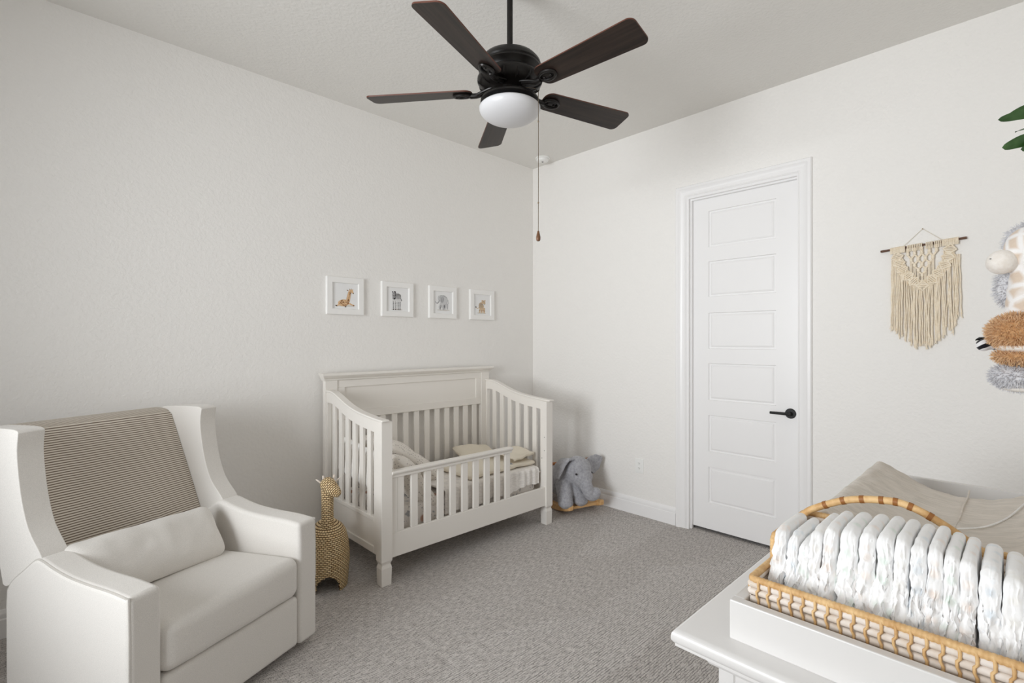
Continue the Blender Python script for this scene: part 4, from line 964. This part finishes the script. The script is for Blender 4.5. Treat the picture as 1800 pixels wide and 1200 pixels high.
# ================================================================== DRESSER WITH CHANGING TOP
DX0, DX1, DYF, DYB, DTOP = 0.880, 2.300, 0.476, -0.105, 0.840
def dresser():
    t = thing('dresser', 'white dresser with moulded top edge under the changing tray', 'dresser', ((DX0 + DX1) / 2, (DYF + DYB) / 2, 0))
    ox, oy = t.location.x, t.location.y; m = M['dresser']
    def P(n, b, **k):
        b.transform(Matrix.Translation((-ox, -oy, 0))); return obj(n, b, m, t, **k)
    bx0, bx1, by = DX0 + 0.064, DX1 - 0.064, DYF - 0.064
    prof = [(0.000, 0.771), (0.008, 0.771), (0.013, 0.774), (0.015, 0.779), (0.013, 0.784), (0.008, 0.786), (0.008, 0.789), (0.011, 0.797), (0.018, 0.803), (0.024, 0.805), (0.055, 0.805), (0.058, 0.807), (0.058, 0.812), (0.0605, 0.814), (0.0635, 0.819), (0.064, 0.825), (0.0625, 0.832), (0.059, 0.837), (0.053, 0.840)]
    bm = BM(); rows = []
    for (cx, cy, sx, sy) in ((bx0, DYB, -1, 0), (bx0, by, -1, 1), (bx1, by, 1, 1), (bx1, DYB, 1, 0)):
        rows.append([bm.verts.new((cx + sx * p[0], cy + sy * p[0], p[1])) for p in prof])
    for a, b in zip(rows[:-1], rows[1:]):
        for i in range(len(prof) - 1): bm.faces.new((a[i], a[i + 1], b[i + 1], b[i]))
    bm.faces.new([r[-1] for r in rows]); bm.faces.new([r[0] for r in rows][::-1]); bm.faces.new(rows[0]); bm.faces.new(rows[-1][::-1])
    P('top', bm, angle=40)
    bm = BM(); box(bm, bx0 + 0.006, bx1 - 0.006, DYB, by - 0.006, 0.09, 0.772)
    for x in (bx0, bx1 - 0.03):                                 # end frames: stiles and rails proud of the panel
        for (a, b) in ((DYB, DYB + 0.05), (by - 0.030, by)): box(bm, x, x + 0.03, a, b, 0.0, 0.772)
        box(bm, x + 0.001, x + 0.029, DYB + 0.05, by - 0.03, 0.72, 0.772); box(bm, x + 0.001, x + 0.029, DYB + 0.05, by - 0.03, 0.06, 0.12)
    P('carcass', bm, smooth=False, bevel=(0.002, 1))
    for i in range(2):
        for j in range(3):
            x = bx0 + 0.045 + i * 0.610; z = 0.125 + j * 0.215; bm = BM(); box(bm, x, x + 0.59, by - 0.01, by + 0.010, z, z + 0.20)
            dr = P('drawer', bm, smooth=False, bevel=(0.004, 2))
            for kx in (0.15, 0.44):
                b2 = BM(); lathe(b2, [(0, 0), (0.007, 0), (0.006, 0.012), (0.014, 0.018), (0.016, 0.024), (0.011, 0.030), (0, 0.032)], 18)
                b2.transform(Matrix.Translation((x + kx, by + 0.010, z + 0.10)) @ Matrix.Rotation(-PI / 2, 4, 'X')); b2.transform(Matrix.Translation((-ox, -oy, 0))); obj('knob', b2, m, dr)
dresser()
TX0, TX1, TYF, TYB, TZ = 0.929, 2.245, 0.385, -0.085, 0.912
def tray():
    t = thing('changing_tray', 'white open changing tray set on top of the dresser', 'changing tray', ((TX0 + TX1) / 2, (TYF + TYB) / 2, DTOP)); ox, oy = t.location.x, t.location.y
    def P(n, b, **k):
        b.transform(Matrix.Translation((-ox, -oy, -DTOP))); return obj(n, b, M['dresser'], t, smooth=False, bevel=(0.0022, 2), **k)
    T = 0.020
    bm = BM(); box(bm, TX0, TX0 + T, TYB, TYF, DTOP, TZ); o = P('rail', bm)
    bm = BM(); box(bm, TX1 - T, TX1, TYB, TYF, DTOP, TZ); P('rail', bm)
    bm = BM(); box(bm, TX0 + T, TX1 - T, TYF - T, TYF, DTOP, TZ); P('rail', bm)
    bm = BM(); box(bm, TX0 + T, TX1 - T, TYB, TYB + T, DTOP, TZ); P('rail', bm)
    bm = BM(); box(bm, TX0 + T, TX1 - T, TYB + T, TYF - T, DTOP, DTOP + 0.008); P('tray_floor', bm)
    bm = BM(); box(bm, 1.303, 1.3095, TYB + T, TYF - T, DTOP + 0.008, TZ - 0.01); P('divider', bm)
tray()
def pad():
    t = thing('changing_pad', 'contoured changing pad in a beige crinkled cover', 'changing pad', (1.66, 0.15, 0.85)); c = Vector((1.66, 0.15, 0.85))
    x0, x1 = 1.312, 1.985
    ctl = [(0.368, 0.862), (0.374, 0.90), (0.370, 0.945), (0.352, 0.985), (0.332, 1.000), (0.300, 0.990), (0.250, 0.968), (0.190, 0.951), (0.130, 0.946), (0.070, 0.951), (0.010, 0.970), (-0.030, 0.994), (-0.048, 0.998), (-0.062, 0.97), (-0.064, 0.90), (-0.062, 0.862)]
    path = smoothpath([Vector((0, a, b)) for a, b in ctl], 5); n = len(path); nx = 90
    bm = BM(); rings = []
    for i in range(nx + 1):
        u = i / nx; x = x0 + (x1 - x0) * u; row = []; w_ = max(0.0, (u - 0.84) / 0.16) ** 2; e = 0.006 if i in (0, nx) else 0.0
        for p in path:
            k = 0.0035 * nz(x, p.y * 3.2, p.z, 14) + 0.0016 * nz(x * 0.6, p.y * 4, p.z + 2, 34)
            m_ = max(0.0, 1 - abs(p.y - 0.14) / 0.20); zz = p.z + k - 0.030 * w_ * m_ * (1 if p.z > 0.94 else 0)
            row.append(bm.verts.new(Vector((x, p.y + (e if p.y < 0.15 else -e), zz - (e if zz > 0.9 else 0))) - c))
        rings.append(row)
    for A_, B_ in zip(rings[:-1], rings[1:]):
        for j in range(n): bm.faces.new((A_[j], A_[(j + 1) % n], B_[(j + 1) % n], B_[j]))
    for row in (rings[0], rings[-1]):                            # ends: strips from the outline down to the base line
        lo_ = [bm.verts.new((v.co.x, v.co.y, 0.860 - c.z)) for v in row]
        for j in range(n - 1): bm.faces.new((row[j], row[j + 1], lo_[j + 1], lo_[j]))
    obj('pad_body', bm, M['muslin'], t, angle=60)
    bm = BM(); tube(bm, [Vector((x0 + (x1 - x0) * i / 20, 0.122 + 0.001 * math.sin(i), 0.9475 + 0.0008 * math.sin(i * 2))) - c for i in range(21)], 0.0022, 6)
    obj('centre_seam', bm, M['muslin'], t)
    bm = BM(); pp = smoothpath([(1.555, 0.118, 0.950), (1.60, 0.075, 0.954), (1.68, 0.040, 0.962), (1.80, 0.012, 0.974), (1.90, -0.01, 0.985)], 6)
    tube(bm, [p - c for p in pp], 0.0020, 6); o = obj('piping', bm, M['pillowwhite'], t); o['label'] = 'thin white piping'
pad()

# ------------------------------------------------------------------ diaper basket
def wrap_tube(bm, pts, r, turns_per_m, seg=10, amp=0.10, mi=0):
    P_ = [Vector(p) for p in pts]; L = [0]
    for a, b in zip(P_[:-1], P_[1:]): L.append(L[-1] + (b - a).length)
    n = max(4, int(L[-1] * turns_per_m * 4)); out, rad = [], []
    for i in range(n + 1):
        d = L[-1] * i / n; k = 0
        while k < len(L) - 2 and L[k + 1] < d: k += 1
        s = (d - L[k]) / max(1e-9, L[k + 1] - L[k]); out.append(P_[k].lerp(P_[k + 1], s)); rad.append(r * (1 + amp * (0.5 if i % 4 in (1, 2) else -0.5)))
    tube(bm, out, rad, seg, mi=mi)
def basket():
    t = thing('diaper_basket', 'rattan basket with an arched handle and whitewashed rods in the changing tray', 'basket', (1.135, 0.155, 0.85)); c = Vector((1.135, 0.155, 0.85))
    xa, xm, xb, y0, y1 = 0.974, 1.092, 1.300, 0.363, -0.050
    V = lambda x, y, z: Vector((x, y, z)) - c
    def wall(p, q, zs, ztop, out, step=0.0185, start=0.014, mats=(M['rod'], M['rattan'])):
        bm = BM(); p, q = Vector(p), Vector(q); d = (q - p); L = d.length; d.normalize(); o_ = Vector(out)
        for z in zs: tube(bm, [V(p.x, p.y, z), V((p.x + q.x) / 2, (p.y + q.y) / 2, z), V(q.x, q.y, z)], 0.0066, 10, mi=0)
        s = start
        while s < L - 0.006:
            b = p + d * s; path = []
            prevz = None
            for i, z in enumerate(zs):
                path += [V(b.x, b.y, z - 0.006) + o_ * 0.0066 + d * 0.0016 * (1 if i % 2 else -1), V(b.x, b.y, z + 0.003) + o_ * 0.0080 + d * 0.0016 * (1 if i % 2 else -1)]
            path.append(V(b.x, b.y, ztop) + o_ * 0.0040)
            tube(bm, path, 0.0023, 6, mi=1); s += step
        return obj('side_wall', bm, list(mats), t, angle=60)
    low = [0.861, 0.876, 0.891, 0.906, 0.921, 0.934]; high = [0.861, 0.876, 0.891, 0.906, 0.921, 0.936, 0.951, 0.966, 0.980]
    wall((xa, y0, 0), (xa, y1, 0), low, 0.944, (-1, 0, 0))
    for (y, s) in ((y0, 1), (y1, -1)):
        wall((xa, y, 0), (xm, y, 0), low, 0.944, (0, s, 0)); wall((xm, y, 0), (xb, y, 0), high, 0.990, (0, s, 0))
    wall((xb, y0, 0), (xb, y1, 0), high, 0.990, (1, 0, 0))
    bm = BM(); box(bm, xa - c.x, xb - c.x, y1 - c.y, y0 - c.y, 0.0, 0.008); obj('basket_floor', bm, M['rod'], t, smooth=False)
    bm = BM(); zl, zh = 0.943, 0.990
    wrap_tube(bm, [V(xm, y0, zl), V(xa + 0.008, y0, zl), V(xa + 0.002, y0 - 0.002, zl), V(xa, y0 - 0.008, zl), V(xa, y1 + 0.008, zl), V(xa + 0.008, y1, zl), V(xm, y1, zl)], 0.0064, 150)
    wrap_tube(bm, [V(xm, y0, 0.925), V(xm, y0, zh - 0.008), V(xm + 0.008, y0, zh), V(xb - 0.008, y0, zh), V(xb, y0 - 0.008, zh), V(xb, y1 + 0.008, zh), V(xb - 0.008, y1, zh), V(xm + 0.008, y1, zh), V(xm, y1, zh - 0.008), V(xm, y1, 0.925)], 0.0066, 150)
    obj('rim', bm, M['rattan'], t, angle=60)
    arch = smoothpath([V(1.268, 0.372, 0.965), V(1.266, 0.357, 0.993), V(1.264, 0.333, 1.0145), V(1.262, 0.271, 1.047), V(1.262, 0.205, 1.061), V(1.262, 0.165, 1.058), V(1.262, 0.113, 1.034), V(1.264, 0.040, 0.985)], 8)
    bm = BM(); tube(bm, arch, 0.0074, 12); h = obj('handle', bm, M['rattan'], t); h['label'] = 'arched rattan handle'
    for k in (19, 23, 27, 31, 35, 40, 45):
        bm = BM(); a = arch[k]; d = (arch[k + 1] - arch[k - 1]).normalized(); tube(bm, [a - d * 0.004, a + d * 0.004], 0.0083, 12); b = obj('handle_band', bm, M['rattan_dark'], h); b['label'] = 'darker rattan binding'
basket()
DI = [(.340, 1.021), (.315, 1.017), (.296, 1.008), (.277, 1.036), (.255, 1.046), (.226, 1.051), (.198, 1.054), (.173, 1.056), (.150, 1.056), (.128, 1.053), (.107, 1.055), (.087, 1.049), (.067, 1.046), (.042, 1.042), (.016, 1.036), (-.008, 1.03), (-.031, 1.03)]
ORD = ['first', 'second', 'third', 'fourth', 'fifth', 'sixth', 'seventh', 'eighth', 'ninth', 'tenth', 'eleventh', 'twelfth', 'thirteenth', 'fourteenth', 'fifteenth', 'sixteenth', 'seventeenth']
def diapers():
    tint = [2, 3, 1, 0, 2, 1, 2, 1, 0, 3, 2, 1, 2, 3, 0, 1, 2]; base = 0.862
    for i, (y, zt) in enumerate(DI):
        pitch = (DI[i - 1][0] - y if i else 0.024); nxt = (y - DI[i + 1][0]) if i < len(DI) - 1 else 0.023
        hy = min(pitch, nxt) / 2 * 0.97; hz = (zt - base) / 2; hx = 0.072; sd = i * 7.3
        def f(p):
            u = p.x / hx; t = (p.z / hz + 1) / 2; lo = max(0.0, 1 - t); fr = max(0.0, (0.35 - u) / 1.35)
            x = p.x - 0.052 * fr * lo ** 0.9
            r1 = nz(p.x * 1.2 + sd, p.y * 3, p.z * 0.55, 46); r2 = nz(p.x + sd, p.y * 2 + 4, p.z, 95); r3 = nz(sd, p.y * 2, p.z, 30)
            wt = fr * (0.25 + 0.75 * min(1, lo * 1.6))
            y = p.y * (1.0 - 0.10 * (1 - lo) + 0.30 * lo * fr + 0.12 * lo) + wt * (0.0065 * r1 + 0.0045 * r2) + 0.003 * r3 * lo
            x += -wt * (0.009 * r2 + 0.011 * nz(p.z * 1.2 + sd, p.y * 9, 1, 60)) - 0.004 * r1 * fr
            z = p.z - (0.020 * max(0, -u - 0.45) ** 1.6 + 0.006 * max(0, u - 0.6)) * t
            if i == 0 and lo > 0.55: x -= 0.012 * (lo - .55); y += (0.010 if p.y > 0 else 0.0) * (lo - 0.55) / 0.45
            return (x, y, z)
        bm = BM(); rbox(bm, (0, 0, 0), (hx, hy, hz), hy * 0.9, (26, 3, 30), 4, f)
        o = obj('folded_diaper', bm, M['diaper'][tint[i]], angle=85); o.location = (1.128, y, base + hz)
        tag(o, 'white folded diaper, %s from the door end of the row in the rattan basket' % ORD[i], 'diaper', 'folded diapers in the rattan basket')
diapers()

# ================================================================== MACRAME
def macrame():
    # local frame: x to viewer's right (world -y), y out from the wall is -y, z up
    t = thing('macrame_hanging', 'cream knotted macrame hanging on a dark stick right of the door', 'wall hanging', (WX1, 0.402, 1.70), -PI / 2)
    D = -0.014
    P = lambda n, b, m, **k: obj(n, b, m, t, angle=70, **k)
    zs = lambda x: 0.210 + x * 0.074                           # the stick hangs a little askew
    bm = BM(); pts = [(-0.188, D, zs(-0.188)), (-0.10, D, zs(-.10) + 0.001), (0.0, D, zs(0)), (0.09, D, zs(.09) - 0.001), (0.176, D, zs(0.176))]
    tube(bm, smoothpath(pts, 5), [0.0062 + 0.0006 * math.sin(i * 1.7) for i in range(21)], 12); o = P('stick', bm, M['stick']); o['label'] = 'dark brown wooden stick'
    bm = BM(); tube(bm, [(-0.088, D, zs(-.088) + .006), (-0.003, -0.004, 0.299)], 0.0011, 5); tube(bm, [(-0.003, -0.004, 0.299), (0.082, D, zs(.082) + 0.006)], 0.0011, 5); P('hanger_cord', bm, M['string'])
    bm = BM(); lathe(bm, [(0, 0), (0.003, 0), (0.003, 0.010), (0, 0.010)], 8); bm.transform(Matrix.Translation((-0.003, 0, 0.298)) @ Matrix.Rotation(PI / 2, 4, 'X')); P('nail', bm, M['chain'])
    r = 0.0034; knots = BM()
    # lark's head loops on the stick
    grp = [(-0.141, -0.080, 12), (-0.066, -0.036, 5), (-0.028, -0.006, 4), (0.014, 0.038, 4), (0.050, 0.072, 4), (0.080, 0.142, 12)]
    for (a, b, n) in grp:
        for i in range(n):
            x = a + (b - a) * i / (n - 1); z = zs(x)
            tube(knots, [(x + 0.0088 * 0 , D + 0.0095 * math.sin(q), z + 0.0095 * math.cos(q)) for q in [2 * PI * k / 10 for k in range(10)]], r * 0.85, 6, closed=True)
            tube(knots, [(x, D - 0.008, z - 0.006), (x, D - 0.007, z - 0.026)], r * 0.85, 6)
    P('cord_loops', knots, M['cord'])
    # V of diamond knots
    Lp = smoothpath([Vector((-0.112, D - 0.004, zs(-.112) - 0.046)), Vector((-0.094, D - 0.004, 0.092)), Vector((-0.052, D - 0.004, 0.028)), Vector((-0.002, D - 0.004, -0.016))], 8)
    Rp = smoothpath([Vector((0.110, D - 0.004, zs(.110) - 0.046)), Vector((0.094, D - 0.004, 0.102)), Vector((0.052, D - 0.004, 0.034)), Vector((-0.002, D - 0.004, -0.016))], 8)
    def diamond(bm, c, d, s=0.026, w=0.027):
        n = Vector((-d.z, 0, d.x)); A, B, C_, E_ = c - d * s, c + n * w, c + d * s, c - n * w
        for a, b in ((A, B), (B, C_), (C_, E_), (E_, A)): tube(bm, [a, (a + b) / 2 + Vector((0, -0.003, 0)), b], r * 1.15, 6)
        for k in (-0.5, -0.17, 0.17, 0.5):
            p = c + d * s * k; ww = w * (1 - abs(k)) * 0.9; tube(bm, [p - n * ww, p + Vector((0, -0.004, 0)), p + n * ww], r * 1.05, 6)
    bm = BM()
    for path in (Lp, Rp):
        for o_ in (-0.020, -0.0135, -0.007, 0, 0.007, 0.0135, 0.020):
            pp = []
            for i in range(len(path)):
                d = (path[min(i + 1, len(path) - 1)] - path[max(i - 1, 0)]).normalized(); pp.append(path[i] + Vector((-d.z, 0, d.x)) * (o_ + 0.003 * math.sin(i * 2.1)) + Vector((0, 0.003, 0)))
            tube(bm, pp, r * 0.95, 6)
    P('woven_band', bm, M['cord'])
    for path in (Lp, Rp):
        N_ = len(path)
        for k in range(5):
            i = int(round(k * (N_ - 1) / 5.2)); d = (path[min(i + 1, N_ - 1)] - path[max(i - 1, 0)]).normalized()
            bm = BM(); diamond(bm, path[i], d); P('diamond_knot', bm, M['cord'])
    bm = BM(); diamond(bm, Vector((-0.002, D - 0.004, -0.012)), Vector((0, 0, -1)), 0.026, 0.026); P('diamond_knot', bm, M['cord'])
    # net of square knots inside the V
    bm = BM(); K = {}
    rows_ = [(0.170, [-0.066, -0.036, -0.006, 0.026, 0.056]), (0.136, [-0.051, -0.021, 0.010, 0.041]), (0.104, [-0.036, -0.005, 0.026]), (0.074, [-0.020, 0.010]), (0.046, [-0.004])]
    for j, (z, xs) in enumerate(rows_):
        for i, x in enumerate(xs):
            zz = z + x * 0.074; blob(bm, (x, D - 0.003, zz), (0.0075, 0.0055, 0.0115), seg=10, rings=8); K[(j, i)] = Vector((x, D - 0.002, zz))
    for (j, i), p in K.items():
        for q in ((j + 1, i - 1), (j + 1, i)):
            if q in K:
                for e in (-0.0022, 0.0022): tube(bm, [p + Vector((e, 0, -0.006)), K[q] + Vector((e, 0, 0.006))], r * 0.8, 6)
        if j == 0:
            for e in (-0.003, 0.003): tube(bm, [p + Vector((e, 0, 0.004)), Vector((p.x + e, D - 0.006, zs(p.x) - 0.01))], r * 0.8, 6)
        edge = (j + 1, i - 1) not in K or (j + 1, i) not in K
        if edge and j > 0 or j == 4:
            zb = 0.004 + abs(p.x + 0.002) * 0.9
            for e in (-0.003, 0.003):
                if p.z - zb > 0.01: tube(bm, [p + Vector((e, 0, -0.006)), Vector((p.x + e, D - 0.003, zb))], r * 0.75, 6)
    P('square_knot_net', bm, M['cord'])
    # fringe
    rf = random.Random(11); n = 46
    for i in range(n):
        x = -0.137 + 0.284 * i / (n - 1); a = abs(x + 0.002)
        top = -0.030 + (min(a, 0.122) / 0.118) ** 1.25 * 0.165
        zb = -0.352 + (a / 0.140) ** 1.7 * (0.150 if x > 0 else 0.118) + rf.uniform(-0.014, 0.014); x2 = x * 1.02 + rf.uniform(-0.006, 0.006)
        if rf.random() < 0.08: x2 += rf.uniform(-0.03, 0.03)
        dz = rf.uniform(-0.004, 0.002); pp = []
        for k in range(15):
            s = k / 14; pp.append(Vector((x + (x2 - x) * s + 0.0012 * math.sin(s * 18 + i), D + dz - 0.001 * math.sin(s * 9 + i * 2), top + (zb + 0.03 - top) * s)))
        bm = BM(); wrap_tube(bm, pp, 0.0031, 130, 6, 0.22); e = pp[-1]
        for q in range(4):
            tube(bm, [e + Vector((0, 0, 0.008)), e + Vector((rf.uniform(-.003, .003), rf.uniform(-.002, .001), -0.010)), e + Vector((rf.uniform(-.006, .006), rf.uniform(-.004, .001), -0.028 + rf.uniform(-.006, .006)))], [0.0024, 0.0020, 0.0012], 5)
        obj('fringe_cord', bm, M['cord'], t, angle=80)
macrame()

# ================================================================== PLUSH TOYS HANGING ON THE SOUTH WALL
def plush_giraffe():
    t = thing('plush_giraffe', 'spotted plush giraffe with a cream muzzle hanging at the right edge', 'plush toy', (2.36, 0.0, 1.40)); c = Vector((2.36, 0, 1.40))
    V = lambda x, y, z: Vector((x, y, z)) - c
    bm = BM(); blob(bm, V(2.372, 0.000, 1.690), (0.060, 0.064, 0.078)); capsule(bm, V(2.375, 0.004, 1.62), V(2.378, 0.006, 1.44), 0.045, 0.062, 6); blob(bm, V(2.378, -0.045, 1.415), (0.07, 0.076, 0.10)); blob(bm, V(2.372, 0.052, 1.686), (0.014, 0.010, 0.020))
    fuse(obj('body', bm, M['spots'], t), 0.006, 5)
    bm = BM(); blob(bm, V(2.335, 0.066, 1.651), (0.042, 0.040, 0.041)); blob(bm, V(2.362, 0.045, 1.656), (0.036, 0.034, 0.041)); mz = fuse(obj('muzzle', bm, M['plush_cream'], t), 0.005, 6); mz['label'] = 'plain cream muzzle'
    bm = BM(); blob(bm, V(2.302, 0.091, 1.661), (0.0028, 0.0028, 0.0014), seg=8, rings=6); obj('nostril', bm, M['eye'], mz)
    bm = BM(); blob(bm, V(2.345, -0.005, 1.728), (0.022, 0.022, 0.026)); obj('eye_patch', bm, M['plush_cream'], t)
plush_giraffe()
def plush_grey():
    t = thing('shaggy_plush', 'pale grey shaggy long-limbed plush toy hanging behind the plush giraffe', 'plush toy', (2.43, -0.03, 1.25)); c = Vector((2.43, -0.03, 1.25))
    V = lambda x, y, z: Vector((x, y, z)) - c
    B = [(V(2.435, 0.000, 1.722), (0.05, 0.062, 0.064)), (V(2.445, -0.05, 1.50), (0.05, 0.066, 0.22)), (V(2.425, 0.052, 1.575), (0.026, 0.032, 0.066)), (V(2.40, 0.018, 1.268), (0.060, 0.078, 0.046))]
    bm = BM()
    for q, r in B: blob(bm, q, r)
    capsule(bm, V(2.43, -0.02, 1.66), V(2.425, 0.048, 1.60), 0.045, 0.03, 5); capsule(bm, V(2.44, -0.06, 1.36), V(2.41, -0.01, 1.28), 0.055, 0.05, 5)
    bo = fuse(obj('body', bm, M['plush_shag'], t), 0.007, 4)
    bm = BM()
    for (q, r), n in zip(B, (1500, 400, 1100, 2400)): tufts(bm, q, [k * 0.97 for k in r], n, 0.017, 0.0013, droop=0.5)
    f = obj('fur', bm, M['fur_shag'], bo, smooth=False); f['kind'] = 'stuff'
    bm = BM(); blob(bm, V(2.395, 0.018, 1.226), (0.045, 0.050, 0.010)); o = obj('paw_pad', bm, M['plush_cream'], t); o['label'] = 'smooth pale paw pad'
plush_grey()
def plush_brown():
    t = thing('brown_plush', 'round fluffy tan brown plush with a cream stripe at the right edge', 'plush toy', (2.34, 0.0, 1.30)); c = Vector((2.34, 0, 1.30))
    V = lambda x, y, z: Vector((x, y, z)) - c
    T_ = (V(2.325, 0.024, 1.416), (0.072, 0.076, 0.059)); U_ = (V(2.338, 0.006, 1.337), (0.066, 0.080, 0.026)); Cc = (V(2.330, 0.010, 1.366), (0.062, 0.072, 0.020))
    bm = BM(); blob(bm, *T_); blob(bm, V(2.36, -0.05, 1.39), (0.07, 0.068, 0.06)); hd = obj('head', bm, M['plush_brown'], t)
    bm = BM(); blob(bm, *U_); blob(bm, V(2.36, -0.05, 1.34), (0.06, 0.066, 0.03)); bd = obj('body', bm, M['plush_brown'], t)
    bm = BM(); blob(bm, *Cc); cr = obj('cream_stripe', bm, M['plush_cream'], t); cr['label'] = 'cream fur band'
    bm = BM(); tufts(bm, T_[0], T_[1], 3600, 0.015, 0.0011, droop=0.1); obj('fur', bm, M['fur_brown'], hd, smooth=False)['kind'] = 'stuff'
    bm = BM(); tufts(bm, U_[0], U_[1], 2000, 0.013, 0.0011, droop=0.2); obj('fur', bm, M['fur_brown'], bd, smooth=False)['kind'] = 'stuff'
plush_brown()
def plush_zebra():
    t = thing('zebra_plush', 'black and white striped zebra plush poking out beside the brown plush', 'plush toy', (2.40, 0.04, 1.37)); c = Vector((2.40, 0.04, 1.37))
    V = lambda x, y, z: Vector((x, y, z)) - c
    bm = BM(); capsule(bm, V(2.395, 0.108, 1.379), V(2.43, 0.0, 1.372), 0.019, 0.030, 7); blob(bm, V(2.392, 0.112, 1.374), (0.024, 0.021, 0.022)); blob(bm, V(2.46, -0.07, 1.37), (0.04, 0.05, 0.06))
    fuse(obj('body', bm, M['zebra'], t), 0.005, 4)
    bm = BM(); tube(bm, smoothpath([V(2.392, 0.108, 1.396), V(2.390, 0.122, 1.396), V(2.390, 0.133, 1.390)], 4), [0.005] * 5 + [0.004, 0.003, 0.002, 0.001], 8); obj('ear', bm, M['eye'], t)
plush_zebra()
# ------------------------------------------------------------------ leafy plant high on the wall
def plant():
    t = thing('potted_plant', 'leafy green plant high at the right edge with broad glossy leaves', 'plant', (2.42, -0.062, 1.90)); c = Vector((2.42, -0.062, 1.90))
    V = lambda x, y, z: Vector((x, y, z)) - c
    bm = BM(); lathe(bm, [(0, 0), (0.040, 0), (0.052, 0.085), (0.054, 0.09), (0.050, 0.09), (0.047, 0.075), (0, 0.075)], 28); obj('pot', bm, M['pot'], t)
    leaves = [((2.39, -0.080, 2.140), (2.345, 0.074, 2.131), 0.034, (-0.25, -0.05, 1.0), 0.004), ((2.44, -0.085, 2.150), (2.405, 0.052, 2.154), 0.048, (-0.25, 0.1, 1.0), 0.012),
              ((2.39, -0.075, 2.052), (2.345, 0.064, 2.034), 0.042, (-0.25, 0, 1.0), 0.010), ((2.41, -0.08, 2.11), (2.37, 0.034, 2.086), 0.028, (1, 0, 0.2), 0.006), ((2.38, -0.06, 2.03), (2.345, 0.020, 2.016), 0.030, (-0.2, 0, 0.9), 0.006)]
    for b, e, w_, sd, up in leaves:
        b, e = V(*b), V(*e); ax = e - b; side = Vector(sd); side = (side - ax.normalized() * side.dot(ax.normalized())).normalized(); nr = ax.cross(side).normalized()
        def pt(u, v):
            q = v * 2 - 1; wd = w_ * (max(0.0, math.sin(PI * (0.05 + 0.95 * u))) ** 0.42 + 0.002)
            return b + ax * u + side * wd * q * 0.5 + Vector((0, 0, up)) * math.sin(PI * u) * 1.0 + nr * (abs(q) * 0.10 * wd + 0.002 * math.sin(u * 20) * q)
        bm = BM(); sheet(bm, pt, 22, 8, 0.0008); lf = obj('leaf', bm, M['leaf'], t)
        bm = BM(); tube(bm, smoothpath([V(2.42, -0.062, 1.97), (V(2.42, -0.062, 1.97) + b) / 2 + Vector((0, 0, 0.02)), b], 5), 0.0028, 6); obj('stem', bm, M['stem'], t)
plant()
